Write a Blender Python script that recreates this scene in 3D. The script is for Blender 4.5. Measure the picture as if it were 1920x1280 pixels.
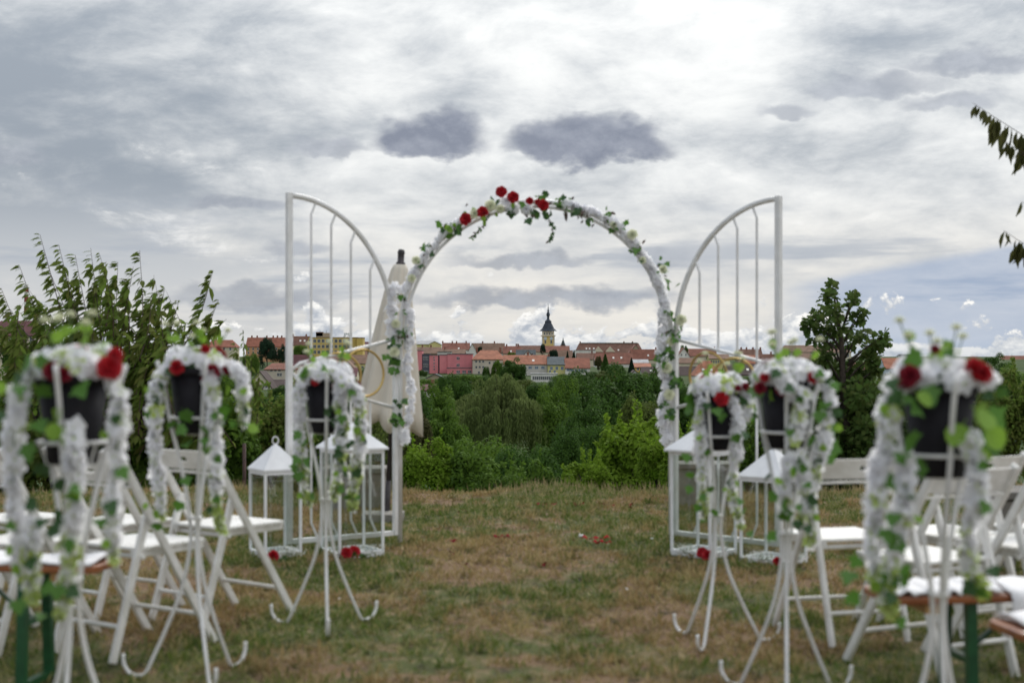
import bpy, bmesh, math, random
import numpy as np
from mathutils import Vector, Matrix, Euler

# ------------------------------------------------------------------ scene, camera, light
sc = bpy.context.scene
for o in list(bpy.data.objects):
    bpy.data.objects.remove(o)
col = sc.collection
F = 1920 * 50 / 36.0          # focal length in photo pixels
CH = 1.26                     # camera height
HY = 665.0                    # horizon row of the photograph
R = math.radians

cam_d = bpy.data.cameras.new('camera')
cam = bpy.data.objects.new('camera', cam_d)
col.objects.link(cam)
cam.location = (0, 0, CH)
cam.rotation_euler = (R(90), 0, 0)
cam_d.lens = 50
cam_d.sensor_width = 36
cam_d.shift_y = (HY - 640) / 1920
cam_d.clip_start = 0.1
cam_d.clip_end = 30000
cam_d.dof.use_dof = True
cam_d.dof.focus_distance = 50.0
cam_d.dof.aperture_fstop = 2.6
sc.camera = cam

SUN_EL, SUN_AZ = R(44), R(12)     # behind the clouds, ahead and a little to the right
sd = Vector((math.sin(SUN_AZ) * math.cos(SUN_EL), math.cos(SUN_AZ) * math.cos(SUN_EL), math.sin(SUN_EL)))
sun_d = bpy.data.lights.new('sun', 'SUN')
sun_d.energy = 1.5
sun_d.angle = R(18)
sun_d.color = (1, .96, .9)
sun = bpy.data.objects.new('sun', sun_d)
col.objects.link(sun)
sun.rotation_euler = (-sd).to_track_quat('-Z', 'Y').to_euler()
sun.location = (0, 0, 50)

sc.render.engine = 'CYCLES'
sc.cycles.use_denoising = True
sc.cycles.max_bounces = 8
sc.cycles.transparent_max_bounces = 12
sc.view_settings.view_transform = 'Standard'
sc.view_settings.look = 'None'
sc.view_settings.exposure = 0.6
sc.view_settings.gamma = 1.0
sc.view_settings.use_curve_mapping = False


# ------------------------------------------------------------------ node expressions
class E:
    """a scalar socket with arithmetic"""
    def __init__(s, nt, v):
        s.nt, s.v = nt, v

    def _m(s, op, *a, clamp=False):
        n = s.nt.nodes.new('ShaderNodeMath')
        n.operation = op
        n.use_clamp = clamp
        for i, x in enumerate((s,) + a):
            x = x.v if isinstance(x, E) else x
            if isinstance(x, (int, float)):
                n.inputs[i].default_value = x
            else:
                s.nt.links.new(x, n.inputs[i])
        return E(s.nt, n.outputs[0])

    def __add__(s, o): return s._m('ADD', o)
    __radd__ = __add__
    def __sub__(s, o): return s._m('SUBTRACT', o)
    def __rsub__(s, o): return (s * -1) + o
    def __mul__(s, o): return s._m('MULTIPLY', o)
    __rmul__ = __mul__
    def __truediv__(s, o): return s._m('DIVIDE', o)
    def max(s, o): return s._m('MAXIMUM', o)
    def min(s, o): return s._m('MINIMUM', o)
    def pow(s, o): return s._m('POWER', o)
    def clamp(s): return s._m('ADD', 0.0, clamp=True)

    def smooth(s, a, b, t0=0.0, t1=1.0):
        n = s.nt.nodes.new('ShaderNodeMapRange')
        n.interpolation_type = 'SMOOTHSTEP'
        s.nt.links.new(s.v, n.inputs[0])
        n.inputs[1].default_value, n.inputs[2].default_value = a, b
        n.inputs[3].default_value, n.inputs[4].default_value = t0, t1
        return E(s.nt, n.outputs[0])


def vec(nt, x, y, z):
    n = nt.nodes.new('ShaderNodeCombineXYZ')
    for i, a in enumerate((x, y, z)):
        if isinstance(a, E):
            nt.links.new(a.v, n.inputs[i])
        else:
            n.inputs[i].default_value = a
    return n.outputs[0]


def noise(nt, v, scale, detail=4, rough=.5, dist=0.0):
    n = nt.nodes.new('ShaderNodeTexNoise')
    nt.links.new(v, n.inputs['Vector'])
    n.inputs['Scale'].default_value = scale
    n.inputs['Detail'].default_value = detail
    n.inputs['Roughness'].default_value = rough
    n.inputs['Distortion'].default_value = dist
    return E(nt, n.outputs['Fac'])


def mixc(nt, f, a, b):
    n = nt.nodes.new('ShaderNodeMix')
    n.data_type = 'RGBA'
    f = f.v if isinstance(f, E) else f
    if isinstance(f, (int, float)):
        n.inputs[0].default_value = f
    else:
        nt.links.new(f, n.inputs[0])
    for i, c in ((6, a), (7, b)):
        if isinstance(c, (tuple, list)):
            n.inputs[i].default_value = (*c, 1) if len(c) == 3 else c
        else:
            nt.links.new(c, n.inputs[i])
    return n.outputs[2]


# ------------------------------------------------------------------ world: sky and clouds
def build_world():
    w = bpy.data.worlds.new('World')
    sc.world = w
    w.use_nodes = True
    w.cycles.sampling_method = 'MANUAL'
    w.cycles.sample_map_resolution = 512
    nt = w.node_tree
    nt.nodes.clear()
    out = nt.nodes.new('ShaderNodeOutputWorld')
    tc = nt.nodes.new('ShaderNodeTexCoord')
    sep = nt.nodes.new('ShaderNodeSeparateXYZ')
    nt.links.new(tc.outputs['Generated'], sep.inputs[0])
    x, y, z = (E(nt, sep.outputs[i]) for i in range(3))
    sky = nt.nodes.new('ShaderNodeTexSky')
    sky.sky_type = 'NISHITA'
    sky.sun_disc = False
    sky.sun_elevation = SUN_EL
    sky.sun_rotation = SUN_AZ
    sky.air_density = 1.0
    sky.dust_density = 0.2
    sky.ozone_density = 4.0
    bg_sky = nt.nodes.new('ShaderNodeBackground')
    nt.links.new(sky.outputs[0], bg_sky.inputs[0])
    bg_sky.inputs[1].default_value = 0.052

    az = x._m('ARCTAN2', y)
    el = z._m('ARCSINE')
    zc = z.max(0.0)
    hi = nt.nodes.new('ShaderNodeVectorMath')
    hi.operation = 'NORMALIZE'
    nt.links.new(vec(nt, x, y, zc + .30), hi.inputs[0])
    nt.links.new(hi.outputs[0], sky.inputs[0])
    # high broken sheet seen in perspective
    k = zc + 0.20
    px, py = x / k, y / k
    sheet = vec(nt, px * 1.0 + py * 0.10, py * 0.95, 3.7)
    n1 = noise(nt, sheet, 2.3, 9, .60, .35)
    n2 = noise(nt, vec(nt, px * 0.8, py * 0.7, 13.7), 1.0, 3, .5)
    n3 = noise(nt, vec(nt, px * 1.6 + py * .2, py * 1.7, 1.3), 3.4, 8, .60, .4)
    n4 = noise(nt, vec(nt, x + .7, y, z * 2.1), 11.0, 9, .62, .25)
    glow = (x * sd.x + y * sd.y + z * sd.z).max(0.0).pow(12.0)
    az_left = az.smooth(-.36, .05, 0.0, 1.0)           # thicker sheet towards the left
    thick = n1 * 0.36 + n2 * 0.58 + n3 * 0.18 + n4 * .46 - .07 - az_left * 0.15 + .025 - glow * 0.02
    dens = thick.smooth(.45, .80) * el.smooth(.02, .13, .62, 1.0)
    low = el.smooth(0.03, .13, 1.0, 0.0)
    bright = mixc(nt, low, (.725, .735, .73), (.74, .715, .665))
    dark = mixc(nt, low, (.262, .297, .342), (.41, .442, .485))
    c = mixc(nt, dens, bright, dark)
    puff = (n4 * .7 + n1 * .3).smooth(.42, .32)         # thin bright breaks
    c = mixc(nt, puff * .6, c, (.80, .80, .79))
    # mid-level dark flat banks near the horizon
    nb = noise(nt, vec(nt, x * 1.0, y * 1.0, z * 9.0), 5.2, 7, .55, .2)
    bank = nb.smooth(.50, .64) * el.smooth(.016, .034) * el.smooth(.055, .13, 1.0, 0.0)
    c = mixc(nt, bank * .8, c, (.35, .385, .44))

    # single clouds, placed by azimuth / elevation
    wn = noise(nt, vec(nt, x, y, z * 1.5), 20.0, 5, .52)
    wm = noise(nt, vec(nt, x + 5.3, y, z * 1.7), 34.0, 4, .5)
    wx, wz = (wn - .5) * .024, (wm - .5) * .016

    def blob(pxc, pyc, hw, hh, s0=.55, s1=1.25, flat=1.6, wob=1.2):
        u0, v0 = math.atan((pxc - 960) / F), math.atan((HY - pyc) / F)
        a, b = hw / F, hh / F
        dx = (az - u0 + wx) / a
        dv = (el - v0 + wz * .6 + (wm - .5) * (b * wob)) / b
        dv = dv.max(dv * -flat)                          # flatter base
        r2 = dx * dx + dv * dv
        return r2.smooth(s1 * s1, s0 * s0), dv

    big = None
    for b in ((815, 272, 112, 62), (778, 272, 90, 52), (850, 262, 62, 58), (735, 268, 40, 26), (1020, 276, 84, 54), (1105, 270, 108, 76), (1185, 276, 88, 62), (1205, 276, 58, 44)):
        m, _ = blob(*b, s0=.45, s1=1.10, flat=2.0, wob=1.3)
        big = m if big is None else big.max(m)
    tex = noise(nt, vec(nt, x, y, z * 1.5), 30.0, 8, .6)
    tex_up = noise(nt, vec(nt, x, y, (z + .006) * 1.5), 30.0, 8, .6)
    bigc = mixc(nt, ((tex - tex_up) * 1.6 + tex * .7 - .15).clamp(), (.185, .207, .262), (.335, .358, .415))
    c = mixc(nt, big * .96, c, bigc)
    small = None
    for b in ((610, 284, 75, 19, .8), (455, 391, 95, 18, .85), (1480, 216, 52, 18, .75), (1640, 178, 120, 25, .8),
              (1830, 150, 130, 28, .85), (1775, 215, 85, 20, .75), (560, 470, 60, 15, .75), (985, 488, 150, 16, .8),
              (1010, 562, 250, 24, .9), (470, 562, 150, 30, .75), (20, 310, 60, 26, .65), (1240, 483, 60, 18, .5)):
        m, _ = blob(*b[:4], s0=.35, s1=1.25, flat=1.5, wob=2.4)
        m = m * b[4]
        small = m if small is None else small.max(m)
    smallc = mixc(nt, tex.smooth(.36, .66), (.25, .275, .325), (.38, .405, .45))
    c = mixc(nt, (small * (tex * .8 + .55)).clamp(), c, smallc)

    # opening of blue low on the right, then the row of low cumulus in front of everything
    edge = el - (az - .20) * .16 - .040 + (wn - .5) * .008
    gap = edge.smooth(.006, .014, 1.0, 0.0) * az.smooth(.17, .24) * az.smooth(1.1, .7)
    cum = noise(nt, vec(nt, x, y, z * 1.7), 24.0, 9, .60, .15)
    cum_up = noise(nt, vec(nt, x, y, (z + .0050) * 1.7), 24.0, 9, .60, .15)
    hgt = el.smooth(-.01, .055, .11, -.17)
    cov = (cum + hgt).smooth(.485, .535) * el.smooth(.075, .045)
    lit = ((cum - cum_up) * 6.5 + .42).clamp()
    cc = mixc(nt, lit, (.40, .435, .49), (.86, .85, .82))
    c2 = mixc(nt, cov, c, cc)
    # veil at the very horizon
    c2 = mixc(nt, el.smooth(.0, .020, .45, 0.0), c2, (.45, .50, .56))
    alpha = (1 - gap * (1 - cov) * .45).clamp()
    bg_c = nt.nodes.new('ShaderNodeBackground')
    nt.links.new(c2, bg_c.inputs[0])
    # an overcast sky is brighter towards the zenith and round the hidden sun
    nt.links.new((glow * .30 + zc * .80 + .74).v, bg_c.inputs[1])
    ms = nt.nodes.new('ShaderNodeMixShader')
    nt.links.new(alpha.v, ms.inputs[0])
    nt.links.new(bg_sky.outputs[0], ms.inputs[1])
    nt.links.new(bg_c.outputs[0], ms.inputs[2])
    nt.links.new(ms.outputs[0], out.inputs[0])


build_world()


# ------------------------------------------------------------------ helpers
def P(px, py, Y):
    return Vector(((px - 960) / F * Y, Y, CH - (py - HY) / F * Y))


TP = [(-400, 0), (13.0, 0), (14, -.10), (16, -.45), (18, -.95), (25, -3.0), (45, -8), (70, -13), (250, -14), (400, -10.5), (520, -8.8),
      (620, -7.8), (700, -6.3), (800, -4.5), (1000, -1.5), (1250, -1.2), (2000, -4), (8000, -12), (20000, -40)]


def terrain(Y):
    for (a, b), (c, d) in zip(TP, TP[1:]):
        if Y <= c:
            t = (Y - a) / (c - a)
            return b + (d - b) * t
    return TP[-1][1]


def tag(o, label=None, cat=None, group=None, kind=None):
    if label: o['label'] = label
    if cat: o['category'] = cat
    if group: o['group'] = group
    if kind: o['kind'] = kind
    return o


def empty(name, loc=(0, 0, 0), rz=0):
    o = bpy.data.objects.new(name, None)
    col.objects.link(o)
    o.location = loc
    o.rotation_euler.z = rz
    o.empty_display_size = .1
    return o


def link(name, me, parent=None, loc=None, rot=None, scale=None):
    o = bpy.data.objects.new(name, me)
    col.objects.link(o)
    o.parent = parent
    if loc is not None: o.location = loc
    if rot is not None: o.rotation_euler = rot
    if scale is not None: o.scale = scale if hasattr(scale, '__len__') else (scale,) * 3
    return o


class MB:
    def __init__(s):
        s.v, s.f, s.m = [], [], []

    def add(s, vs, fs, mi=0):
        o = len(s.v)
        s.v += [tuple(v) for v in vs]
        s.f += [tuple(i + o for i in f) for f in fs]
        s.m += [mi] * len(fs)
        return s

    def box(s, c, size, M=None, mi=0):
        a, b, d = (x / 2 for x in size)
        vs = [Vector((i * a, j * b, k * d)) for i in (-1, 1) for j in (-1, 1) for k in (-1, 1)]
        if M is not None: vs = [M @ v for v in vs]
        c = Vector(c)
        return s.add([v + c for v in vs], [(0, 1, 3, 2), (4, 6, 7, 5), (0, 4, 5, 1), (2, 3, 7, 6), (0, 2, 6, 4), (1, 5, 7, 3)], mi)

    def beam(s, a, b, w, h, up=(0, 0, 1), mi=0):
        a, b = Vector(a), Vector(b)
        y = (b - a).normalized()
        x = y.cross(Vector(up))
        if x.length < 1e-4: x = y.cross(Vector((1, 0, 0)))
        x.normalize()
        zz = x.cross(y)
        M = Matrix((x, y, zz)).transposed()
        return s.box((a + b) / 2, (w, (b - a).length, h), M, mi)

    def tube(s, pts, r, seg=8, closed=False, mi=0):
        pts = [Vector(p) for p in pts]
        n = len(pts)
        rs = r if hasattr(r, '__len__') else [r] * n
        vs, fs = [], []
        prev = None
        for i, p in enumerate(pts):
            if closed:
                t = pts[(i + 1) % n] - pts[i - 1]
            else:
                t = pts[min(i + 1, n - 1)] - pts[max(i - 1, 0)]
            t.normalize()
            if prev is None:
                x = t.cross(Vector((0, 0, 1)))
                if x.length < .05: x = t.cross(Vector((0, 1, 0)))
                x.normalize()
            else:
                x = prev - t * prev.dot(t)
                x.normalize()
            prev = x
            yv = t.cross(x)
            for k in range(seg):
                a = 2 * math.pi * k / seg
                vs.append(p + (x * math.cos(a) + yv * math.sin(a)) * rs[i])
        for i in range(n if closed else n - 1):
            j = (i + 1) % n
            for k in range(seg):
                k2 = (k + 1) % seg
                fs.append((i * seg + k, i * seg + k2, j * seg + k2, j * seg + k))
        if not closed:
            fs.append(tuple(range(seg - 1, -1, -1)))
            fs.append(tuple((n - 1) * seg + k for k in range(seg)))
        return s.add(vs, fs, mi)

    def lathe(s, prof, seg=16, c=(0, 0, 0), mi=0, cap=True):
        c = Vector(c)
        vs = [c + Vector((r * math.cos(2 * math.pi * k / seg), r * math.sin(2 * math.pi * k / seg), z)) for r, z in prof for k in range(seg)]
        fs = []
        for i in range(len(prof) - 1):
            for k in range(seg):
                k2 = (k + 1) % seg
                fs.append((i * seg + k, i * seg + k2, (i + 1) * seg + k2, (i + 1) * seg + k))
        if cap:
            fs.append(tuple(range(seg - 1, -1, -1)))
            fs.append(tuple((len(prof) - 1) * seg + k for k in range(seg)))
        return s.add(vs, fs, mi)

    def mesh(s, name, mats, smooth=False):
        me = bpy.data.meshes.new(name)
        me.from_pydata(s.v, [], s.f)
        for m in (mats if isinstance(mats, (list, tuple)) else [mats]): me.materials.append(m)
        me.polygons.foreach_set('material_index', s.m)
        if smooth: me.polygons.foreach_set('use_smooth', [True] * len(s.f))
        me.update()
        return me

    def build(s, name, mats, parent=None, smooth=False, bevel=0):
        o = link(name, s.mesh(name, mats, smooth), parent)
        if bevel:
            b = o.modifiers.new('bevel', 'BEVEL')
            b.width = bevel
            b.segments = 2
            b.limit_method = 'ANGLE'
        return o


def spline(pts, n=8):
    """Catmull-Rom through the points"""
    pts = [Vector(p) for p in pts]
    q = [pts[0] * 2 - pts[1]] + pts + [pts[-1] * 2 - pts[-2]]
    out = []
    for i in range(1, len(q) - 2):
        for k in range(n):
            t = k / n
            a, b, c, d = q[i - 1], q[i], q[i + 1], q[i + 2]
            out.append(.5 * ((2 * b) + (c - a) * t + (2 * a - 5 * b + 4 * c - d) * t * t + (3 * b - a - 3 * c + d) * t ** 3))
    out.append(pts[-1])
    return out


# ---- many copies of a small template in one mesh (leaves, petals, blades)
def frames(d, nrm):
    y = d / (np.linalg.norm(d, axis=1, keepdims=True) + 1e-9)
    x = np.cross(y, nrm)
    x /= (np.linalg.norm(x, axis=1, keepdims=True) + 1e-9)
    zz = np.cross(x, y)
    return np.stack([x, y, zz], axis=2)


def scatter(name, tv, tf, pos, rot, scale, mats, midx=None, tmid=None):
    tv = np.asarray(tv, float)
    N, K = len(pos), len(tv)
    scale = np.asarray(scale, float)
    if scale.ndim == 1: scale = np.repeat(scale[:, None], 3, 1)
    v = np.einsum('nij,nkj->nki', rot, tv[None] * scale[:, None, :]) + np.asarray(pos)[:, None, :]
    flat = np.array([i for f in tf for i in f])
    tot = np.array([len(f) for f in tf])
    loops = (flat[None] + (np.arange(N) * K)[:, None]).ravel()
    tots = np.tile(tot, N)
    starts = np.concatenate([[0], np.cumsum(tots)[:-1]])
    me = bpy.data.meshes.new(name)
    me.vertices.add(N * K)
    me.vertices.foreach_set('co', v.ravel())
    me.loops.add(len(loops))
    me.loops.foreach_set('vertex_index', loops.astype(np.int32))
    me.polygons.add(len(tots))
    me.polygons.foreach_set('loop_start', starts.astype(np.int32))
    for m in (mats if isinstance(mats, (list, tuple)) else [mats]): me.materials.append(m)
    if midx is not None:
        me.polygons.foreach_set('material_index', np.repeat(np.asarray(midx), len(tf)).astype(np.int32))
    elif tmid is not None:
        me.polygons.foreach_set('material_index', np.tile(np.asarray(tmid), N).astype(np.int32))
    me.update(calc_edges=True)
    return me


KITE = ([(0, 0, 0), (-.5, .45, .12), (0, 1, 0), (.5, .45, .12)], [(0, 2, 1), (0, 3, 2)])
LEAF = ([(0, 0, 0), (-.36, .25, .07), (-.42, .55, .06), (0, 1, -.10), (.42, .55, .06), (.36, .25, .07), (0, .5, -.02)],
        [(0, 6, 1), (1, 6, 2), (2, 6, 3), (3, 6, 4), (4, 6, 5), (5, 6, 0)])
LANCE = ([(0, 0, 0), (-.13, .28, .03), (-.15, .6, -.02), (0, 1, -.20), (.15, .6, -.02), (.13, .28, .03), (0, .45, -.03)],
         [(0, 6, 1), (1, 6, 2), (2, 6, 3), (3, 6, 4), (4, 6, 5), (5, 6, 0)])
OAK = ([(0, 0, 0), (-.16, .2, .02), (-.12, .32, .02), (-.34, .45, .05), (-.2, .6, .02), (-.3, .78, .04), (0, 1, -.05), (.3, .78, .04), (.2, .6, .02),
        (.34, .45, .05), (.12, .32, .02), (.16, .2, .02)],
       [(0, 11, 10, 2, 1), (2, 10, 8, 4), (2, 4, 3), (10, 9, 8), (4, 8, 7, 6, 5)])


def rv(rng, n):
    a = rng.normal(size=(n, 3))
    return a / np.linalg.norm(a, axis=1, keepdims=True)


# ------------------------------------------------------------------ materials
def mat(name, c, rough=.6, c2=None, nscale=8.0, bump=0.0, bscale=60, metallic=0.0, island=None, trans=0.0, spec=.5, detail=4, coat=0):
    m = bpy.data.materials.new(name)
    m.use_nodes = True
    nt = m.node_tree
    b = nt.nodes['Principled BSDF']
    b.inputs['Roughness'].default_value = rough
    b.inputs['Metallic'].default_value = metallic
    b.inputs['Specular IOR Level'].default_value = spec
    b.inputs['Coat Weight'].default_value = coat
    geo = nt.nodes.new('ShaderNodeNewGeometry')
    tc = nt.nodes.new('ShaderNodeTexCoord')
    cs = None
    if c2 is not None:
        n = noise(nt, tc.outputs['Object'], nscale, detail, .6)
        cs = mixc(nt, n.smooth(.32, .68), c, c2)
    if island is not None:
        r = E(nt, geo.outputs['Random Per Island'])
        cs = mixc(nt, r.pow(1.5) * .85, cs if cs is not None else c, island)
    if cs is None:
        b.inputs['Base Color'].default_value = (*c, 1)
    else:
        nt.links.new(cs, b.inputs['Base Color'])
    if bump:
        n = noise(nt, tc.outputs['Object'], bscale, 5, .6)
        bn = nt.nodes.new('ShaderNodeBump')
        bn.inputs['Strength'].default_value = bump
        bn.inputs['Distance'].default_value = .02
        nt.links.new(n.v, bn.inputs['Height'])
        nt.links.new(bn.outputs[0], b.inputs['Normal'])
    if trans:
        t = nt.nodes.new('ShaderNodeBsdfTranslucent')
        if cs is None: t.inputs[0].default_value = (*c, 1)
        else: nt.links.new(cs, t.inputs[0])
        ms = nt.nodes.new('ShaderNodeMixShader')
        ms.inputs[0].default_value = trans
        o = nt.nodes['Material Output']
        nt.links.new(b.outputs[0], ms.inputs[1])
        nt.links.new(t.outputs[0], ms.inputs[2])
        nt.links.new(ms.outputs[0], o.inputs[0])
    return m


M = {}
M['white_metal'] = mat('white_metal', (.80, .80, .81), .42, (.64, .635, .62), 6, .08, 120)
M['lantern_white'] = mat('lantern_white', (.84, .84, .86), .45, (.76, .76, .78), 9, .04)
M['chair_white'] = mat('chair_white', (.82, .81, .79), .55, (.66, .645, .61), 9, .15, 40)
M['gold'] = mat('gold', (.52, .37, .13), .38, (.42, .28, .09), 12, .05, metallic=.75)
M['pot'] = mat('pot', (.007, .006, .009), .6, (.012, .011, .014), 20, .05, spec=.2)
M['red_petal'] = mat('red_petal', (.42, .004, .012), .6, (.24, .002, .010), 30, trans=.15, island=(.52, .010, .018))
M['dark_red_petal'] = mat('dark_red_petal', (.20, .003, .016), .6, (.12, .002, .010), 30, trans=.15, island=(.26, .005, .02))
M['white_petal'] = mat('white_petal', (.95, .95, .96), .7, None, trans=.58, island=(.91, .91, .95))
M['cream_petal'] = mat('cream_petal', (.84, .84, .68), .65, None, trans=.4, island=(.74, .78, .58))
M['lime_petal'] = mat('lime_petal', (.42, .54, .12), .6, None, trans=.3, island=(.52, .60, .26))
M['ivy'] = mat('ivy', (.045, .145, .016), .45, (.075, .20, .022), 25, trans=.3, island=(.12, .27, .035), bump=.3, bscale=14)
M['ivy_dark'] = mat('ivy_dark', (.020, .070, .018), .45, (.035, .10, .022), 25, trans=.2, island=(.05, .12, .03), bump=.3, bscale=14)
M['lime_leaf'] = mat('lime_leaf', (.18, .36, .03), .5, (.27, .44, .05), 20, trans=.35, bump=.3, bscale=14)
M['stem'] = mat('stem', (.07, .14, .03), .6)
M['maroon_leaf'] = mat('maroon_leaf', (.10, .035, .045), .5, None, trans=.2, island=(.06, .09, .03))
M['parasol'] = mat('parasol', (.84, .78, .68), .85, (.76, .70, .61), 3, .25, 90, trans=.2)
M['dark_metal'] = mat('dark_metal', (.022, .018, .02), .45, (.04, .03, .035), 20)
M['concrete'] = mat('concrete', (.27, .25, .225), .9, (.18, .17, .15), 12, .5, 50)
M['grey_wood'] = mat('grey_wood', (.23, .21, .19), .85, (.13, .12, .11), 9, .4, 60)
M['bench_wood'] = mat('bench_wood', (.30, .105, .035), .35, (.20, .06, .022), 11, .1, coat=.3)
M['raw_wood'] = mat('raw_wood', (.45, .27, .10), .6, (.36, .2, .07), 9)
M['green_metal'] = mat('green_metal', (.012, .085, .028), .4, (.008, .06, .02), 20)
M['cloth'] = mat('cloth', (.80, .79, .80), .85, (.72, .71, .72), 4, .3, 35)
M['bark'] = mat('bark', (.075, .055, .045), .9, (.04, .03, .025), 14, .6, 40)
M['twig'] = mat('twig', (.10, .055, .05), .8, (.05, .035, .03), 20)
M['babys_breath'] = mat('babys_breath', (.80, .80, .76), .7)
M['petal_red_fallen'] = mat('petal_red_fallen', (.20, .008, .02), .95, (.11, .008, .02), 30, spec=.05)
M['ribbon'] = mat('ribbon', (.30, .004, .016), .9, (.22, .004, .014), 20, spec=.05)

gl = bpy.data.materials.new('lantern_glass')
gl.use_nodes = True
_nt = gl.node_tree
_nt.nodes.clear()
_o = _nt.nodes.new('ShaderNodeOutputMaterial')
_t = _nt.nodes.new('ShaderNodeBsdfTransparent')
_t.inputs[0].default_value = (.93, .95, .945, 1)
_g = _nt.nodes.new('ShaderNodeBsdfGlossy')
_g.inputs['Roughness'].default_value = .03
_m = _nt.nodes.new('ShaderNodeMixShader')
_m.inputs[0].default_value = .07
_nt.links.new(_t.outputs[0], _m.inputs[1])
_nt.links.new(_g.outputs[0], _m.inputs[2])
_nt.links.new(_m.outputs[0], _o.inputs[0])
M['glass'] = gl


def foliage(name, c, c2, trans=.3, rough=.75, scale=.6, island=None):
    return mat(name, c, max(rough, .7), c2, scale, trans=trans, island=island, spec=.08, detail=3)


M['peach_leaf'] = foliage('peach_leaf', (.11, .185, .030), (.155, .23, .045), .5, .45, 1.2, (.16, .16, .05))
M['oak_leaf'] = foliage('oak_leaf', (.060, .115, .026), (.09, .15, .036), .42, .5, 1.2, (.10, .125, .036))
M['bright_leaf'] = foliage('bright_leaf', (.14, .25, .018), (.20, .32, .030), .45, .5, .6, (.17, .24, .035))
M['mid_leaf'] = foliage('mid_leaf', (.092, .175, .020), (.135, .22, .030), .38, .55, .25, (.08, .14, .035))
M['dark_leaf'] = foliage('dark_leaf', (.055, .122, .018), (.084, .155, .026), .34, .55, .15, (.05, .095, .03))
M['olive_leaf'] = foliage('olive_leaf', (.10, .145, .028), (.13, .175, .038), .35, .55, .25, (.10, .12, .04))
M['willow_leaf'] = foliage('willow_leaf', (.155, .215, .060), (.205, .26, .085), .38, .55, .35, (.13, .16, .065))
M['conifer_leaf'] = foliage('conifer_leaf', (.014, .036, .020), (.022, .050, .024), .15, .6, .3, (.03, .055, .03))
M['autumn_leaf'] = foliage('autumn_leaf', (.045, .085, .02), (.075, .095, .028), .35, .6, 3.0, (.10, .06, .032))
M['russet_leaf'] = foliage('russet_leaf', (.055, .070, .022), (.080, .085, .028), .28, .55, .4, (.10, .085, .035))


# ------------------------------------------------------------------ ground
def lawn_nodes(nt, for_blades):
    """patchy dry lawn colour from world position, shared by soil and blades"""
    geo = nt.nodes.new('ShaderNodeNewGeometry')
    sp = nt.nodes.new('ShaderNodeSeparateXYZ')
    nt.links.new(geo.outputs['Position'], sp.inputs[0])
    X, Y = E(nt, sp.outputs[0]), E(nt, sp.outputs[1])
    p = vec(nt, X * .8, Y * .62, 0.0)
    a = noise(nt, p, 1.0, 7, .62, .4)
    b = noise(nt, vec(nt, X, Y * .8, 5.0), 3.3, 6, .65)
    f = noise(nt, vec(nt, X, Y, 2.0), 34.0, 4, .7)
    if for_blades:
        dry, green, straw = (.31, .215, .095), (.110, .165, .028), (.46, .35, .16)
    else:
        dry, green, straw = (.225, .145, .085), (.085, .108, .030), (.29, .205, .115)
    g = (a * .70 + b * .42).smooth(.515, .59)
    c = mixc(nt, g, dry, green)
    s = (b * .6 + a * -.35 + f * .28).smooth(.30, .40)
    c = mixc(nt, s * .75, c, straw)
    fine = noise(nt, vec(nt, X, Y * .55, 7.0), 9.0, 6, .7)
    c = mixc(nt, fine.smooth(.51, .66) * .75, c, (.48, .39, .21) if for_blades else (.33, .25, .15))
    c = mixc(nt, fine.smooth(.48, .34) * .85, c, (.035, .055, .014) if for_blades else (.030, .028, .014))
    return c, f, geo, b


def ground_material():
    m = bpy.data.materials.new('dry_lawn')
    m.use_nodes = True
    nt = m.node_tree
    b = nt.nodes['Principled BSDF']
    c, f, geo, bb = lawn_nodes(nt, False)
    c = mixc(nt, f.smooth(.35, .7) * .5, c, (.085, .060, .040))
    nt.links.new(c, b.inputs['Base Color'])
    b.inputs['Roughness'].default_value = .95
    b.inputs['Specular IOR Level'].default_value = .2
    bn = nt.nodes.new('ShaderNodeBump')
    bn.inputs['Strength'].default_value = .9
    bn.inputs['Distance'].default_value = .03
    nt.links.new((f + bb * .6).v, bn.inputs['Height'])
    nt.links.new(bn.outputs[0], b.inputs['Normal'])
    return m


def blade_material():
    m = bpy.data.materials.new('grass_blade')
    m.use_nodes = True
    nt = m.node_tree
    b = nt.nodes['Principled BSDF']
    c, f, geo, bb = lawn_nodes(nt, True)
    r = E(nt, geo.outputs['Random Per Island'])
    c = mixc(nt, r.smooth(.55, 1.0) * .8, c, (.42, .34, .17))
    c = mixc(nt, r.smooth(.42, .0) * .55, c, (.08, .125, .028))
    nt.links.new(c, b.inputs['Base Color'])
    b.inputs['Roughness'].default_value = .7
    b.inputs['Specular IOR Level'].default_value = .25
    t = nt.nodes.new('ShaderNodeBsdfTranslucent')
    nt.links.new(c, t.inputs[0])
    ms = nt.nodes.new('ShaderNodeMixShader')
    ms.inputs[0].default_value = .3
    nt.links.new(b.outputs[0], ms.inputs[1])
    nt.links.new(t.outputs[0], ms.inputs[2])
    nt.links.new(ms.outputs[0], nt.nodes['Material Output'].inputs[0])
    return m


M['lawn'] = ground_material()
M['blade'] = blade_material()
M['far_ground'] = mat('far_ground', (.035, .062, .020), .95, (.06, .085, .03), .03, spec=.1)
M['dry_blade'] = mat('dry_blade', (.36, .29, .16), .8, None, island=(.22, .20, .08), trans=.25)


def gz(x, y):
    """height of the near ground"""
    n = .018 * math.sin(x * 2.1 + y * .7) + .010 * math.sin(y * 2.9 - x * 1.3) + .006 * math.sin(5.1 * x + 3.7 * y)
    crest = .035 * math.sin(x * 1.7 + .4) + .02 * math.sin(x * 4.3)
    t = min(max((y - 10.5) / 2.5, 0), 1)
    return n * (1 - t * .3) + crest * t + terrain(y)


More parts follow.
